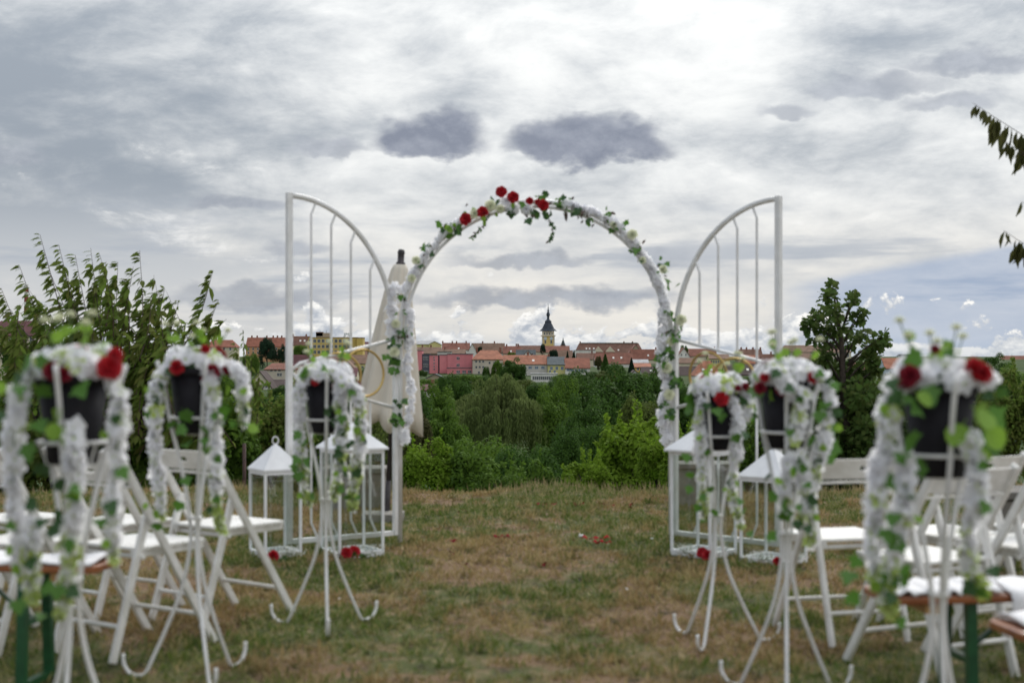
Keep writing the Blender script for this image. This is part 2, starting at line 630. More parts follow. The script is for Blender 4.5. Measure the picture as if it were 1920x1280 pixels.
# one sheet from behind the camera to the horizon
ys = list(np.arange(-6, 14, .25)) + list(np.arange(14, 26, .5)) + list(np.arange(26, 80, 4)) + [80, 110, 150, 200, 250] + list(range(300, 1300, 50)) + [1500, 2000, 3000, 5000, 8000, 12000, 20000]
us = np.linspace(-1, 1, 81)
gv, gf = [], []
for y in ys:
    w = 9 + max(y, 0) * .75
    for u in us:
        x = w * (abs(u) ** 1.2) * (1 if u > 0 else -1)
        gv.append((x, y, gz(x, y) if y < 60 else terrain(y) + (1.2 * math.sin(x * .013 + y * .02))))
nU = len(us)
for j in range(len(ys) - 1):
    for i in range(nU - 1):
        a = j * nU + i
        gf.append((a, a + 1, a + nU + 1, a + nU))
mb = MB()
mb.add(gv, gf)
mb.m = [0 if ys[i // (nU - 1)] < 16 else 1 for i in range(len(gf))]
g = mb.build('ground', [M['lawn'], M['far_ground']], smooth=True)
tag(g, 'dry patchy lawn on the hilltop falling away to the valley', 'ground', kind='structure')

# grass: short blades on the lawn
rng = np.random.default_rng(11)
N = 230000
yy = 3.6 + (13.6 - 3.6) * rng.random(N) ** .8
xx = (rng.random(N) * 2 - 1) * (yy * .40 + .9)
keep = np.sin(xx * 1.9 + np.sin(yy * 1.3) * 1.7) * np.sin(yy * 1.55 + np.cos(xx * 1.1) * 2) + rng.normal(size=N) * .55 > -.35
xx, yy = xx[keep], yy[keep]
zz = np.array([gz(a, b) for a, b in zip(xx, yy)]) - .004
n = len(xx)
d = rng.normal(size=(n, 3)) * np.array([.75, .75, .25]) + np.array([0, 0, .62])
d[:, 2] = np.abs(d[:, 2]) + .12
ln = .020 + .034 * rng.random(n) ** 2 + .03 * (rng.random(n) > .97)
rot = frames(d, rv(rng, n))
me = scatter('grass', *KITE, np.stack([xx, yy, zz], 1), rot, np.stack([ln * .16 + .0022, ln, ln * .3], 1), M['blade'])
tag(link('grass', me), 'short dry grass covering the hilltop lawn', 'grass', kind='stuff')

# tufts: denser clumps of longer blades, green in places, straw in others
nt_ = 3600
ty = 3.8 + (13.3 - 3.8) * rng.random(nt_) ** .85
tx = (rng.random(nt_) * 2 - 1) * (ty * .40 + .8)
per = 20
yy = np.repeat(ty, per) + rng.normal(size=nt_ * per) * .028
xx = np.repeat(tx, per) + rng.normal(size=nt_ * per) * .034
zz = np.array([gz(a, b) for a, b in zip(xx, yy)]) - .004
n = len(xx)
d = rng.normal(size=(n, 3)) * .5 + np.array([0, 0, .8])
d[:, 2] = np.abs(d[:, 2])
ln = (.030 + .040 * np.repeat(rng.random(nt_), per)) * (.6 + .6 * rng.random(n))
me = scatter('grass_tufts', *KITE, np.stack([xx, yy, zz], 1), frames(d, rv(rng, n)), np.stack([ln * .10 + .003, ln, ln * .3], 1), M['blade'])
tag(link('grass_tufts', me), 'scattered tufts of longer grass on the hilltop lawn', 'grass', kind='stuff')

# taller dry fringe at the crest
n = 9000
yy = 12.3 + rng.random(n) * 1.9
xx = (rng.random(n) * 2 - 1) * 6.2
keep = (np.sin(xx * 2.3) + np.sin(xx * 5.1 + 1) + rng.normal(size=n) * .9 + (xx > 1.9) * .9) > .35
xx, yy = xx[keep], yy[keep]
n = len(xx)
zz = np.array([gz(a, b) for a, b in zip(xx, yy)]) - .01
d = rng.normal(size=(n, 3)) * .28 + np.array([0, 0, 1.0])
ln = .05 + .10 * rng.random(n) ** 2
me = scatter('tall_dry_grass', *KITE, np.stack([xx, yy, zz], 1), frames(d, rv(rng, n)), np.stack([.006 + ln * 0, ln, ln * .2], 1), M['dry_blade'])
tag(link('tall_dry_grass', me), 'taller straw coloured grass fringing the edge of the hilltop', 'grass', kind='stuff')


# ------------------------------------------------------------------ the arch with its two gate leaves
AY = 9.6
AC = Vector((.158, AY, 1.379))
AR = .905
arch = empty('wedding_arch', (AC.x, AY, 0))
tag(arch, 'white metal wedding arch with two open arched gate leaves', 'wedding arch')


def arc_pts(r, n=40, legs=True):
    if not legs:
        return [Vector((r * math.cos(a), 0, AC.z + r * math.sin(a))) for a in np.linspace(math.pi * 1.03, -math.pi * .03, n)]
    return [Vector((-r, 0, 0))] + [Vector((r * math.cos(a), 0, AC.z + r * math.sin(a))) for a in np.linspace(math.pi, 0, n)] + [Vector((r, 0, 0))]


MB().tube(arc_pts(AR + .010), .0175, 10).build('outer_hoop', M['white_metal'], arch, smooth=True)
MB().tube(arc_pts(AR - .024, legs=False), .0115, 10).build('inner_hoop', M['white_metal'], arch, smooth=True)
for k in range(9):
    a = math.pi * (k + .5) / 9
    p = Vector((math.cos(a), 0, math.sin(a)))
    MB().beam(p * (AR - .021) + Vector((0, 0, AC.z)), p * (AR + .012) + Vector((0, 0, AC.z)), .012, .012).build('spacer', M['white_metal'], arch)


def gate_leaf(hx, outer, top, side):
    """hx: hinge (world), outer: bottom of the outer post (world)"""
    hx, outer = Vector(hx), Vector(outer)
    W = (outer - hx).length
    ang = math.atan2(outer.y - hx.y, outer.x - hx.x)
    W -= .0
    lv = empty('gate_leaf', hx - Vector((AC.x, AY, 0)), ang)
    lv.parent = arch
    sp = AC.z - .03
    z0 = .045
    post = .038
    MB().box((W, 0, (top + z0) / 2), (post, post, top - z0)).build('outer_post', M['white_metal'], lv, bevel=.004)
    MB().box((0, 0, (sp + z0) / 2), (.030, .036, sp - z0)).build('hinge_post', M['white_metal'], lv, bevel=.004)
    MB().box((W / 2, 0, z0 + .016), (W - post / 2 - .02, .032, .032)).build('bottom_rail', M['white_metal'], lv, bevel=.003)

    def arc_z(s):
        t = 1 - (W - s) / W          # 0 at the hinge, 1 at the outer post
        return sp + (top - .018 - sp) * math.sqrt(max(0, 1 - (1 - t) ** 2))
    pts = []
    for a in np.linspace(0, math.pi / 2, 26):
        pts.append(Vector((W * (1 - math.cos(a)), 0, sp + (top - .018 - sp) * math.sin(a))))
    MB().tube(pts, .0185, 10).build('top_rail', M['white_metal'], lv, smooth=True)
    # the V of two rails, its point at the outer post
    up = [Vector((W - .02, 0, 1.165)), Vector((W - .075, 0, 1.205)), Vector((.012, 0, 1.362))]
    dn = [Vector((W - .02, 0, 1.145)), Vector((W - .075, 0, 1.09)), Vector((.012, 0, .905))]
    MB().tube(up, .0115, 8).build('upper_rail', M['white_metal'], lv, smooth=True)
    MB().tube(dn, .0115, 8).build('lower_rail', M['white_metal'], lv, smooth=True)
    for i in range(4):
        s = W * (.80 - .185 * i)
        zt = arc_z(s - .035)
        uz = 1.205 + (1.362 - 1.205) * (W - .075 - s) / (W - .087)
        dz = 1.09 + (.905 - 1.09) * (W - .075 - s) / (W - .087)
        MB().tube([(s - .035, 0, zt - .005), (s, 0, zt - .085), (s, 0, uz)], .0085, 8).build('bar', M['white_metal'], lv)
        MB().tube([(s, 0, dz), (s, 0, .17), (s - .045, 0, z0 + .03)], .0085, 8).build('bar', M['white_metal'], lv)
    for hz in (.30, 1.12):
        MB().lathe([(.014, hz), (.014, hz + .07)], 10, c=(-.022, -.018, 0)).build('hinge', M['white_metal'], lv, smooth=True)
    return lv, ang


HL, OL = Vector((AC.x - AR - .040, AY - .01, 0)), Vector((-1.432, 9.14, 0))
HR, OR = Vector((AC.x + AR + .040, AY - .01, 0)), Vector((1.690, 9.02, 0))
leafL, angL = gate_leaf(HL, OL, 2.303, -1)
leafL['label'] = 'gate leaf standing left of the arch opening'
leafR, angR = gate_leaf(HR, OR, 2.268, 1)
leafR['label'] = 'gate leaf standing right of the arch opening'


# golden hoops hanging in the V of the leaves
def hoop(loc, rz, tilt, r, label):
    pts = [Vector((r * math.cos(a), 0, r * math.sin(a))) for a in np.linspace(0, 2 * math.pi, 49)[:-1]]
    o = MB().tube(pts, .0085, 8, closed=True).build('golden_hoop', M['gold'], smooth=True)
    o.location = loc
    o.rotation_euler = (tilt, 0, rz)
    tag(o, label, 'hoop', 'golden hoops like wedding rings in the gate leaves')


hoop(P(682, 699, 9.41), angL + R(3), R(4), .155, 'golden hoop hanging in the left gate leaf, nearer the arch post and parasol')
hoop(P(634, 705, 9.34), angL - R(16), R(-5), .152, 'golden hoop hanging in the left gate leaf, nearer the outer gate post')
hoop(P(1328, 705, 9.39), angR - R(3), R(4), .158, 'golden hoop hanging in the right gate leaf, nearer the arch post')
hoop(P(1375, 716, 9.30), angR + R(14), R(-5), .155, 'golden hoop hanging in the right gate leaf, nearer the outer gate post')


# ------------------------------------------------------------------ flowers: shared meshes
def petal_grid(w, l, cup, curl, n=3):
    """a petal rooted at the origin, growing along +y, cupped towards +z"""
    vs, fs = [], []
    prof = [.35, .85, 1.0, .62] if n == 3 else [.4, 1, .6]
    for j in range(n + 1):
        t = j / n
        for i in (-1, 0, 1):
            ww = w * prof[j] * i * .5
            z = cup * (abs(i) * .35 + t * t * .2) - curl * max(0, t - .6) ** 2 * 3
            y = l * t * (1 - (.10 if i and j == n else 0))
            vs.append((ww, y, z))
    for j in range(n):
        for i in range(2):
            a = j * 3 + i
            fs.append((a, a + 1, a + 4, a + 3))
    return vs, fs


def rose_mesh(name, material, r=.035, seed=0, open_=1.0):
    rnd = random.Random(seed)
    mb = MB()
    rings = [(3, .18, 82, .55), (4, .30, 74, .72), (5, .5, 60, .85), (6, .7, 42, .95), (6, .85, 20, 1.0), (5, .9, -8, .9)]
    for k, (cnt, rad, tilt, ln) in enumerate(rings):
        for i in range(cnt):
            a = 2 * math.pi * (i + rnd.random() * .35) / cnt + k * .8
            vs, fs = petal_grid(r * (.85 + .5 * ln), r * (.75 + .45 * ln), r * .35, r * .32)
            T = Matrix.Rotation(a, 3, 'Z') @ Matrix.Translation((0, 0, 0)).to_3x3() @ Matrix.Rotation(R(tilt * open_ + rnd.uniform(-7, 7)), 3, 'X')
            base = Matrix.Rotation(a, 3, 'Z') @ Vector((0, r * rad * .35, 0))
            mb.add([T @ Vector(v) + base for v in vs], fs)
    mb.lathe([(r * .12, -r * .5), (r * .45, -r * .2), (r * .5, r * .05), (r * .3, r * .25)], 8)
    return mb.mesh(name, material, True)


RED = [rose_mesh('red_rose', M['red_petal'], .036, i, 1 - .08 * i) for i in range(3)]
DRED = [rose_mesh('dark_red_rose', M['dark_red_petal'], .036, i + 5, .95) for i in range(2)]
WROSE = [rose_mesh('white_rose', M['white_petal'], .040, i + 9, .85) for i in range(2)]
CROSE = [rose_mesh('cream_rose', M['cream_petal'], .034, i + 12, 1.0) for i in range(2)]

# floret: five rounded petals and a tiny centre
_fv, _ff, _fm = [], [], []
for k in range(5):
    vs, fs = petal_grid(.85, 1.0, .35, .55, 2)
    T = Matrix.Rotation(2 * math.pi * k / 5, 3, 'Z') @ Matrix.Rotation(R(28), 3, 'X')
    o = len(_fv)
    _fv += [tuple(T @ (Vector(v) + Vector((0, .08, 0)))) for v in vs]
    _ff += [tuple(i + o for i in f) for f in fs]
    _fm += [0] * len(fs)
o = len(_fv)
_fv += [(-.16, -.16, .14), (.16, -.16, .14), (.16, .16, .14), (-.16, .16, .14), (0, 0, .34)]
_ff += [(o, o + 1, o + 4), (o + 1, o + 2, o + 4), (o + 2, o + 3, o + 4), (o + 3, o, o + 4)]
_fm += [1] * 4
FLORET = (_fv, _ff)
FMID = _fm


def florets(name, pts_list, rad_fn, per_m, size, seed, mats=None, parent=None, lime_tail=0.0, outward=None):
    """dense florets round a path; size tapers along it"""
    rng = np.random.default_rng(seed)
    pts = np.array([tuple(p) for p in pts_list])
    seg = np.linalg.norm(np.diff(pts, axis=0), axis=1)
    cum = np.concatenate([[0], np.cumsum(seg)])
    L = cum[-1]
    n = max(4, int(L * per_m))
    t = np.sort(rng.random(n))
    c = np.stack([np.interp(t * L, cum, pts[:, i]) for i in range(3)], 1)
    dr = rv(rng, n) * np.array([1, 1, .55])
    dr /= np.linalg.norm(dr, axis=1, keepdims=True)
    rad = np.array([rad_fn(a) for a in t])
    pos = c + dr * (rad * (.35 + .65 * np.sqrt(rng.random(n))))[:, None]
    nrm = dr * .9 + rng.normal(size=(n, 3)) * .3 + np.array([0, 0, .30])
    rot = frames(rv(rng, n), nrm)
    x = np.cross(nrm, rv(rng, n))
    x /= np.linalg.norm(x, axis=1, keepdims=True)
    z = nrm / np.linalg.norm(nrm, axis=1, keepdims=True)
    rot = np.stack([x, np.cross(z, x), z], 2)
    sz = size * (.7 + .55 * rng.random(n)) * np.array([.55 + .45 * min(1, rad_fn(a) / max(rad_fn(.3), 1e-4)) for a in t])
    white, lime = mats or (M['white_petal'], M['lime_petal'])
    lim = rng.random(n) < (.05 + lime_tail * np.clip((t - .55) * 2, 0, 1))
    # colour: petals slot 0, centres slot 1; lime florets use slot 1 throughout
    tm = np.tile(np.array(FMID), (n, 1))
    tm[lim] = 1
    me = scatter(name, *FLORET, pos, rot, sz, [white, lime])
    me.polygons.foreach_set('material_index', tm.ravel().astype(np.int32))
    o = link(name, me, parent)
    return o


def leaf_mesh(name, material, kind):
    """leaf with the stalk end at the origin, pointing along +y, about 1 long"""
    if kind == 'ivy':
        out = [(0, 0), (-.42, -.08), (-.5, .22), (-.78, .42), (-.40, .60), (-.26, .85), (0, 1.12), (.26, .85), (.40, .60), (.78, .42), (.5, .22), (.42, -.08)]
    elif kind == 'round':
        out = [(0, 0), (-.25, .08), (-.42, .32), (-.44, .58), (-.28, .84), (0, 1.0), (.28, .84), (.44, .58), (.42, .32), (.25, .08)]
    else:
        out = [(0, 0), (-.16, .18), (-.22, .45), (-.15, .75), (0, 1), (.15, .75), (.22, .45), (.16, .18)]
    vs = [(0, .45, -.05)] + [(x, y, .10 * abs(x) * 2 - .18 * (y - .4) ** 2) for x, y in out]
    n = len(out)
    fs = [(0, 1 + (i + 1) % n, 1 + i) for i in range(n)]
    mb = MB()
    mb.add(vs, fs)
    mb.tube([(0, 0, 0), (0, -.25, -.03)], .02, 4)
    return mb.mesh(name, material, True)


IVY = leaf_mesh('ivy_leaf', M['ivy'], 'ivy')
IVYD = leaf_mesh('dark_ivy_leaf', M['ivy_dark'], 'ivy')
LIME = leaf_mesh('lime_leaf', M['lime_leaf'], 'round')
SLIM = leaf_mesh('slim_leaf', M['ivy'], 'slim')
MAROON = leaf_mesh('maroon_leaf', M['maroon_leaf'], 'slim')


def put_leaf(me, parent, loc, size, rnd, name='leaf', down=.5, face=None):
    d = Vector((rnd.uniform(-1, 1), rnd.uniform(-1, 1), rnd.uniform(-1, .6) - down)).normalized()
    if face is None:
        nrm = Vector((rnd.uniform(-.7, .7), -1, rnd.uniform(-.2, .8)))
    else:
        nrm = Vector(face)
    x = d.cross(nrm).normalized()
    z = x.cross(d)
    Mx = Matrix((x, d, z)).transposed().to_4x4()
    o = link(name, me, parent)
    o.matrix_local = Matrix.Translation(loc) @ Mx @ Matrix.Scale(size, 4)
    return o


def put_flower(me, parent, loc, nrm, s, rnd, name):
    q = Vector(nrm).normalized().to_track_quat('Z', 'Y')
    o = link(name, me, parent)
    o.matrix_local = Matrix.Translation(loc) @ q.to_matrix().to_4x4() @ Matrix.Rotation(rnd.uniform(0, 6.28), 4, 'Z') @ Matrix.Scale(s, 4)
    return o


# ------------------------------------------------------------------ garlands on the arch
def px_path(pp, Y):
    return spline([P(a, b, Y) for a, b in pp], 6)


def garland(label, paths, seed, base):
    base = Vector(base)
    root = empty('petal_garland', base)
    tag(root, label, 'garland', 'petal garlands wound on the arch')
    for i, (pp, Y, rr, size, dens) in enumerate(paths):
        pts = [p - base for p in px_path(pp, Y)]
        o = florets('petal_band', pts, lambda t, rr=rr: rr * (.8 + .3 * math.sin(t * 37 + seed) + .2 * math.sin(t * 91)), dens, size, seed + i,
                    mats=(M['white_petal'], M['white_petal']), parent=root)
        o['kind'] = 'stuff'
    return root


gL = garland('white petal garland wound up the left side of the arch',
             [([(868, 408), (838, 432), (806, 468), (780, 505), (758, 545)], AY - .02, .024, .026, 320),
              ([(742, 530), (735, 570), (733, 610), (737, 645)], AY - .04, .030, .027, 320),
              ([(756, 560), (770, 590), (768, 640), (764, 690), (772, 730), (768, 780), (757, 828)], AY - .03, .020, .025, 300)],
             41, P(750, 1018, AY))
gR = garland('white petal garland wound down the right side of the arch',
             [([(1058, 382), (1095, 392), (1140, 412), (1175, 440), (1203, 475), (1228, 515), (1243, 555)], AY - .02, .026, .027, 330),
              ([(1246, 560), (1242, 610), (1241, 660), (1243, 705)], AY - .05, .026, .027, 330),
              ([(1252, 700), (1248, 735), (1243, 775), (1247, 810), (1256, 836)], AY - .03, .028, .027, 330)],
             51, P(1262, 1018, AY))


def leaf_cluster(root, base, px, py, n, rnd, meshes, size=.045, spread=16, Y=AY - .05, name='leaf'):
    for _ in range(n):
        p = P(px + rnd.gauss(0, spread * .55), py + rnd.gauss(0, spread * .55), Y + rnd.uniform(-.05, .04)) - base
        put_leaf(rnd.choice(meshes), root, p, size * rnd.uniform(.7, 1.35), rnd, name)


rnd = random.Random(5)
base = P(960, 390, AY)
swag = empty('rose_swag', base)
tag(swag, 'swag of red and white roses with leaves on top of the arch', 'flower swag')
for (x, y, s, nx) in ((940, 360, .92, -.1), (962, 370, .95, 0), (905, 398, .95, -.3), (873, 411, .98, -.4), (1018, 385, .95, .2), (993, 377, .62, 0), (1008, 379, .5, .2)):
    put_flower(rnd.choice(RED), swag, P(x, y, AY - .070) - base, (nx, -1, .25), s * .86, rnd, 'red_rose')
for (x, y, s) in ((919, 386, .95), (988, 392, .9), (890, 401, .8), (938, 392, .7), (948, 378, .8), (962, 391, .95)):
    put_flower(rnd.choice(WROSE + CROSE), swag, P(x, y, AY - .055) - base, (rnd.uniform(-.4, .4), -1, rnd.uniform(-.2, .3)), s * .9, rnd, 'white_rose')
for (x, y, n) in ((848, 420, 9), (832, 425, 7), (858, 430, 6), (882, 385, 4), (925, 378, 5), (970, 382, 6), (955, 396, 8), (1000, 400, 7), (985, 408, 5),
                  (1022, 398, 6), (1020, 368, 4), (1045, 375, 8), (1050, 383, 6), (1068, 374, 4), (1060, 398, 6), (1075, 400, 5), (920, 405, 6)):
    leaf_cluster(swag, base, x, y, n, rnd, [SLIM, SLIM, IVY, IVYD, LIME, MAROON, MAROON], .038, 11)
# two sprigs that trail below the swag
for pp in ([(915, 405), (908, 420), (897, 432), (884, 446)], [(1022, 402), (1034, 418), (1037, 430), (1029, 451)]):
    pts = [p - base for p in px_path(pp, AY - .04)]
    st = MB().tube(pts, .0022, 5).build('trailing_stem', M['twig'], swag)
    for i, p in enumerate(pts[2::2]):
        for s in (-1, 1):
            put_leaf(rnd.choice([MAROON, SLIM, IVYD]), swag, p, .028 * rnd.uniform(.7, 1.2), rnd, 'leaf')

rnd = random.Random(8)
for root, lab, spots, creams in (
        (gL, 0, [(795, 462, 5), (800, 468, 4), (786, 497, 4), (757, 560, 5), (753, 590, 3), (752, 628, 9), (760, 620, 6), (734, 640, 5), (736, 672, 8), (738, 690, 7),
                 (750, 745, 5), (738, 782, 10), (745, 790, 6)],
         [(780, 488, .8), (772, 522, .8), (742, 607, .85), (739, 660, 1.0), (731, 788, .5)]),
        (gR, 0, [(1092, 400, 9), (1105, 412, 6), (1085, 396, 4), (1138, 408, 6), (1143, 395, 4), (1150, 420, 6), (1193, 465, 9), (1195, 475, 5), (1168, 420, 3), (1240, 492, 4),
                 (1238, 515, 4), (1252, 530, 6), (1252, 580, 5), (1253, 592, 7), (1255, 620, 7), (1272, 615, 8), (1268, 632, 6), (1240, 620, 4),
                 (1252, 662, 8), (1242, 672, 5), (1258, 700, 9), (1266, 715, 8), (1252, 765, 8), (1255, 772, 4)],
         [(1186, 440, 1.0), (1150, 422, .7), (1205, 488, .7), (1243, 505, .8), (1277, 600, 1.05), (1257, 640, .8), (1250, 690, 1.1), (1255, 740, 1.05)])):
    b = Vector(root.location)
    for x, y, n in spots:
        leaf_cluster(root, b, x, y, n, rnd, [IVY, IVYD, SLIM, MAROON, SLIM, MAROON] if y < 640 else [IVY, IVYD, IVY], .036, 10)
    for x, y, s in creams:
        put_flower(rnd.choice(CROSE), root, P(x, y, AY - .065) - b, (rnd.uniform(-.6, .6), -1, .3), s * .78, rnd, 'cream_rose')


# ------------------------------------------------------------------ lanterns
def lantern(cx, cy, L, rz, hb, hr, over, label):
    o = empty('lantern', (cx, cy, gz(cx, cy)), rz)
    tag(o, label, 'lantern', 'white lanterns on the lawn in front of the gate')
    h = L / 2
    w = .016
    z0 = .018
    mb = MB()
    mb.box((0, 0, z0 / 2), (L, L, z0))
    mb.build('base_plate', M['lantern_white'], o, bevel=.003)
    for sx, sy in ((0, -1), (0, 1), (-1, 0), (1, 0)):
        ln = (L - 2 * w - .002, w, .02) if sx == 0 else (w, L - 2 * w - .002, .02)
        MB().box((sx * (h - w / 2), sy * (h - w / 2), z0 + .01), ln).build('base_rim', M['lantern_white'], o)
        MB().box((sx * (h - w / 2), sy * (h - w / 2), hb - .012), ln).build('top_rim', M['lantern_white'], o)
        pn = (L - 2 * w - .004, .002, hb - z0 - .05) if sx == 0 else (.002, L - 2 * w - .004, hb - z0 - .05)
        MB().box((sx * (h - w / 2), sy * (h - w / 2), (hb + z0) / 2), pn).build('pane', M['glass'], o)
    for sx in (-1, 1):
        for sy in (-1, 1):
            MB().box((sx * (h - w / 2), sy * (h - w / 2), (z0 + hb) / 2), (w, w, hb - z0)).build('post', M['lantern_white'], o, bevel=.002)
    q = h + over
    mb = MB()
    mb.add([(-q, -q, hb), (q, -q, hb), (q, q, hb), (-q, q, hb), (-q, -q, hb + .012), (q, -q, hb + .012), (q, q, hb + .012), (-q, q, hb + .012),
            (-.012, -.012, hr), (.012, -.012, hr), (.012, .012, hr), (-.012, .012, hr)],
           [(0, 3, 2, 1), (0, 1, 5, 4), (1, 2, 6, 5), (2, 3, 7, 6), (3, 0, 4, 7), (4, 5, 9, 8), (5, 6, 10, 9), (6, 7, 11, 10), (7, 4, 8, 11), (8, 9, 10, 11)])
    rf = mb.build('roof', M['lantern_white'], o)
    mb = MB()
    mb.tube([Vector((.020 * math.cos(a), 0, hr + .028 + .024 * math.sin(a))) for a in np.linspace(0, 2 * math.pi, 17)[:-1]], .004, 6, closed=True)
    mb.lathe([(.012, hr - .004), (.009, hr + .006), (.004, hr + .010)], 8)
    mb.build('ring_handle', M['lantern_white'], rf, smooth=True)
    return o


LA = lantern(-1.478, 8.885, .25, R(33), .535, .690, .006, 'small white lantern left of the aisle, standing by the outer gate post')
LB = lantern(-1.016, 9.03, .31, R(30), .672, .830, .020, 'tall white lantern left of the aisle, nearest the arch post')
LC = lantern(1.20, 8.90, .30, R(48), .650, .810, .028, 'tall white lantern right of the aisle, nearest the arch post')
LD = lantern(1.598, 8.69, .30, R(48), .520, .690, .008, 'small white lantern right of the aisle, standing by the outer gate post')


def lying_rose(px, py, s, label, mesh=None):
    # on the plate of a lantern, 2 cm above the lawn
    Y = (CH - .045) * F / (py - HY)
    loc = P(px, py, Y)
    root = empty('cut_rose', loc)
    r_ = random.Random(px)
    put_flower(mesh or r_.choice(RED), root, (0, 0, 0), (r_.uniform(-.5, .5), -.7, .5), s, r_, 'bloom')
    MB().tube([(0, 0, -.012), (.05, .02, -.02), (.10, .03, -.018)], .003, 5).build('stalk', M['stem'], root)
    put_leaf(IVYD, root, (.05, .02, -.015), .035, r_)
    tag(root, label, 'rose', 'red roses lying in the lanterns')


lying_rose(512, 1042, .72, 'red rose lying in the small lantern left of the aisle')
lying_rose(650, 1036, .72, 'red rose lying in the tall left lantern, left one of its two')
lying_rose(664, 1034, .80, 'red rose lying in the tall left lantern, right one of its two')
lying_rose(1317, 1036, .72, 'red rose lying in the tall right lantern, behind the flower stand')
lying_rose(1326, 1041, .70, 'red rose lying in the tall right lantern, front one of its two')
lying_rose(1457, 1052, .55, 'red rose lying in the small right lantern beside the stand legs')

_bv = [(0, 0, 1), (1, 0, 0), (0, 1, 0), (-1, 0, 0), (0, -1, 0), (0, 0, -1)]
_bf = [(0, 1, 2), (0, 2, 3), (0, 3, 4), (0, 4, 1), (5, 2, 1), (5, 3, 2), (5, 4, 3), (5, 1, 4)]


def babys_breath(px, py, label, seed, w=.09):
    Y = (CH - .03) * F / (py - HY)
    loc = P(px, py, Y)
    loc.z = gz(loc.x, loc.y) + .022
    root = empty('babys_breath', loc)
    rg = np.random.default_rng(seed)
    n = 110
    pos = rg.normal(size=(n, 3)) * np.array([w * .5, w * .4, .0]) + np.array([0, 0, 1]) * (rg.random(n) * .055)[:, None]
    pos[:, 0] = np.clip(pos[:, 0], -.09, .09)
    pos[:, 1] = np.clip(pos[:, 1], -.07, .07)
    me = scatter('tiny_blooms', _bv, _bf, pos, frames(rv(rg, n), rv(rg, n)), .0035 + .002 * rg.random(n), M['babys_breath'])
    link('tiny_blooms', me, root)['kind'] = 'stuff'
    mb = MB()
    for i in range(0, n, 4):
        mb.tube([(0, 0, 0), tuple(pos[i] * .6 + np.array([0, 0, .004])), tuple(pos[i])], .0008, 3)
    mb.build('stems', M['stem'], root)
    tag(root, label, 'flowers', 'sprigs of babys breath in the lanterns')


babys_breath(545, 1040, 'sprig of tiny white blooms in the small left lantern', 1)
babys_breath(690, 1032, 'sprig of tiny white blooms in the tall left lantern', 2)
babys_breath(1288, 1038, 'sprig of tiny white blooms in the tall right lantern', 3)
babys_breath(1428, 1048, 'sprig of tiny white blooms in the small right lantern, left of its rose', 4)
babys_breath(1490, 1046, 'sprig of tiny white blooms in the small right lantern, by its right corner', 5)

# ------------------------------------------------------------------ closed parasol, its slab, stone blocks
pr = empty('parasol', (-.972, 11.0, gz(-.972, 11)))
pr.rotation_euler = (0, R(3.2), 0)
tag(pr, 'closed cream garden parasol on a dark pole behind the left gate leaf', 'parasol')
rings = [(1.97, .045), (1.93, .06), (1.80, .085), (1.6, .112), (1.4, .135), (1.2, .155), (1.0, .178), (.85, .195), (.76, .200)]
seg = 64
vs, fs = [], []
rr_ = random.Random(3)
for j, (z, r0) in enumerate(rings):
    t = j / (len(rings) - 1)
    for k in range(seg):
        a = 2 * math.pi * k / seg
        fold = 1 + (.05 + .22 * t) * math.sin(8 * a + 1.6 * t) + .08 * t * math.sin(3 * a + 1)
        dz = -.035 * t ** 6 * (1 + math.sin(8 * a + 1.0)) - .05 * t ** 6 * math.cos(a + .3)
        x = r0 * fold * math.cos(a) * (.98 if math.cos(a) > 0 else 1.05 + .28 * t) - .012 * t
        vs.append((x, r0 * .85 * fold * math.sin(a), z + dz))
for j in range(len(rings) - 1):
    for k in range(seg):
        k2 = (k + 1) % seg
        fs.append((j * seg + k, (j + 1) * seg + k, (j + 1) * seg + k2, j * seg + k2))
fs.append(tuple(range(seg)))
mb = MB()
mb.add(vs, fs)
cn = mb.build('canopy', M['parasol'], pr, smooth=True)
sm = cn.modifiers.new('thick', 'SOLIDIFY')
sm.thickness = .004
MB().lathe([(.019, .03), (.019, 1.97)], 12).build('pole', M['dark_metal'], pr, smooth=True)
MB().lathe([(.036, 1.965), (.036, 1.985), (.026, 1.99), (.026, 2.05), (.030, 2.06), (.022, 2.085), (.0, 2.09)], 14, cap=False).build('finial', M['dark_metal'], pr, smooth=True)
MB().lathe([(.034, .03), (.03, .05), (.024, .12), (.02, .30)], 12).build('pole_socket', M['dark_metal'], pr, smooth=True)
o = MB().box((0, 0, .035), (.31, .30, .085)).build('paving_slab', M['concrete'], bevel=.006)
o.location = (-.985, 10.86, gz(-.985, 10.86) - .012)
tag(o, 'pale concrete slab weighing down the parasol foot', 'slab', kind='thing')


def stone_block(cx, cy, w, h, label):
    o = empty('stone_block', (cx, cy, gz(cx, cy) - .02))
    MB().box((0, 0, h / 2), (w, .34, h)).build('block', M['concrete'], o, bevel=.012)
    MB().box((0, 0, h + .022), (w + .05, .40, .042)).build('cap', M['grey_wood'], o, bevel=.008)
    tag(o, label, 'stone block')


stone_block(-1.33, 12.05, .50, .32, 'low grey stone block on the lawn behind the left gate leaf')
stone_block(1.60, 12.05, .46, .32, 'low grey stone block on the lawn behind the right gate leaf')


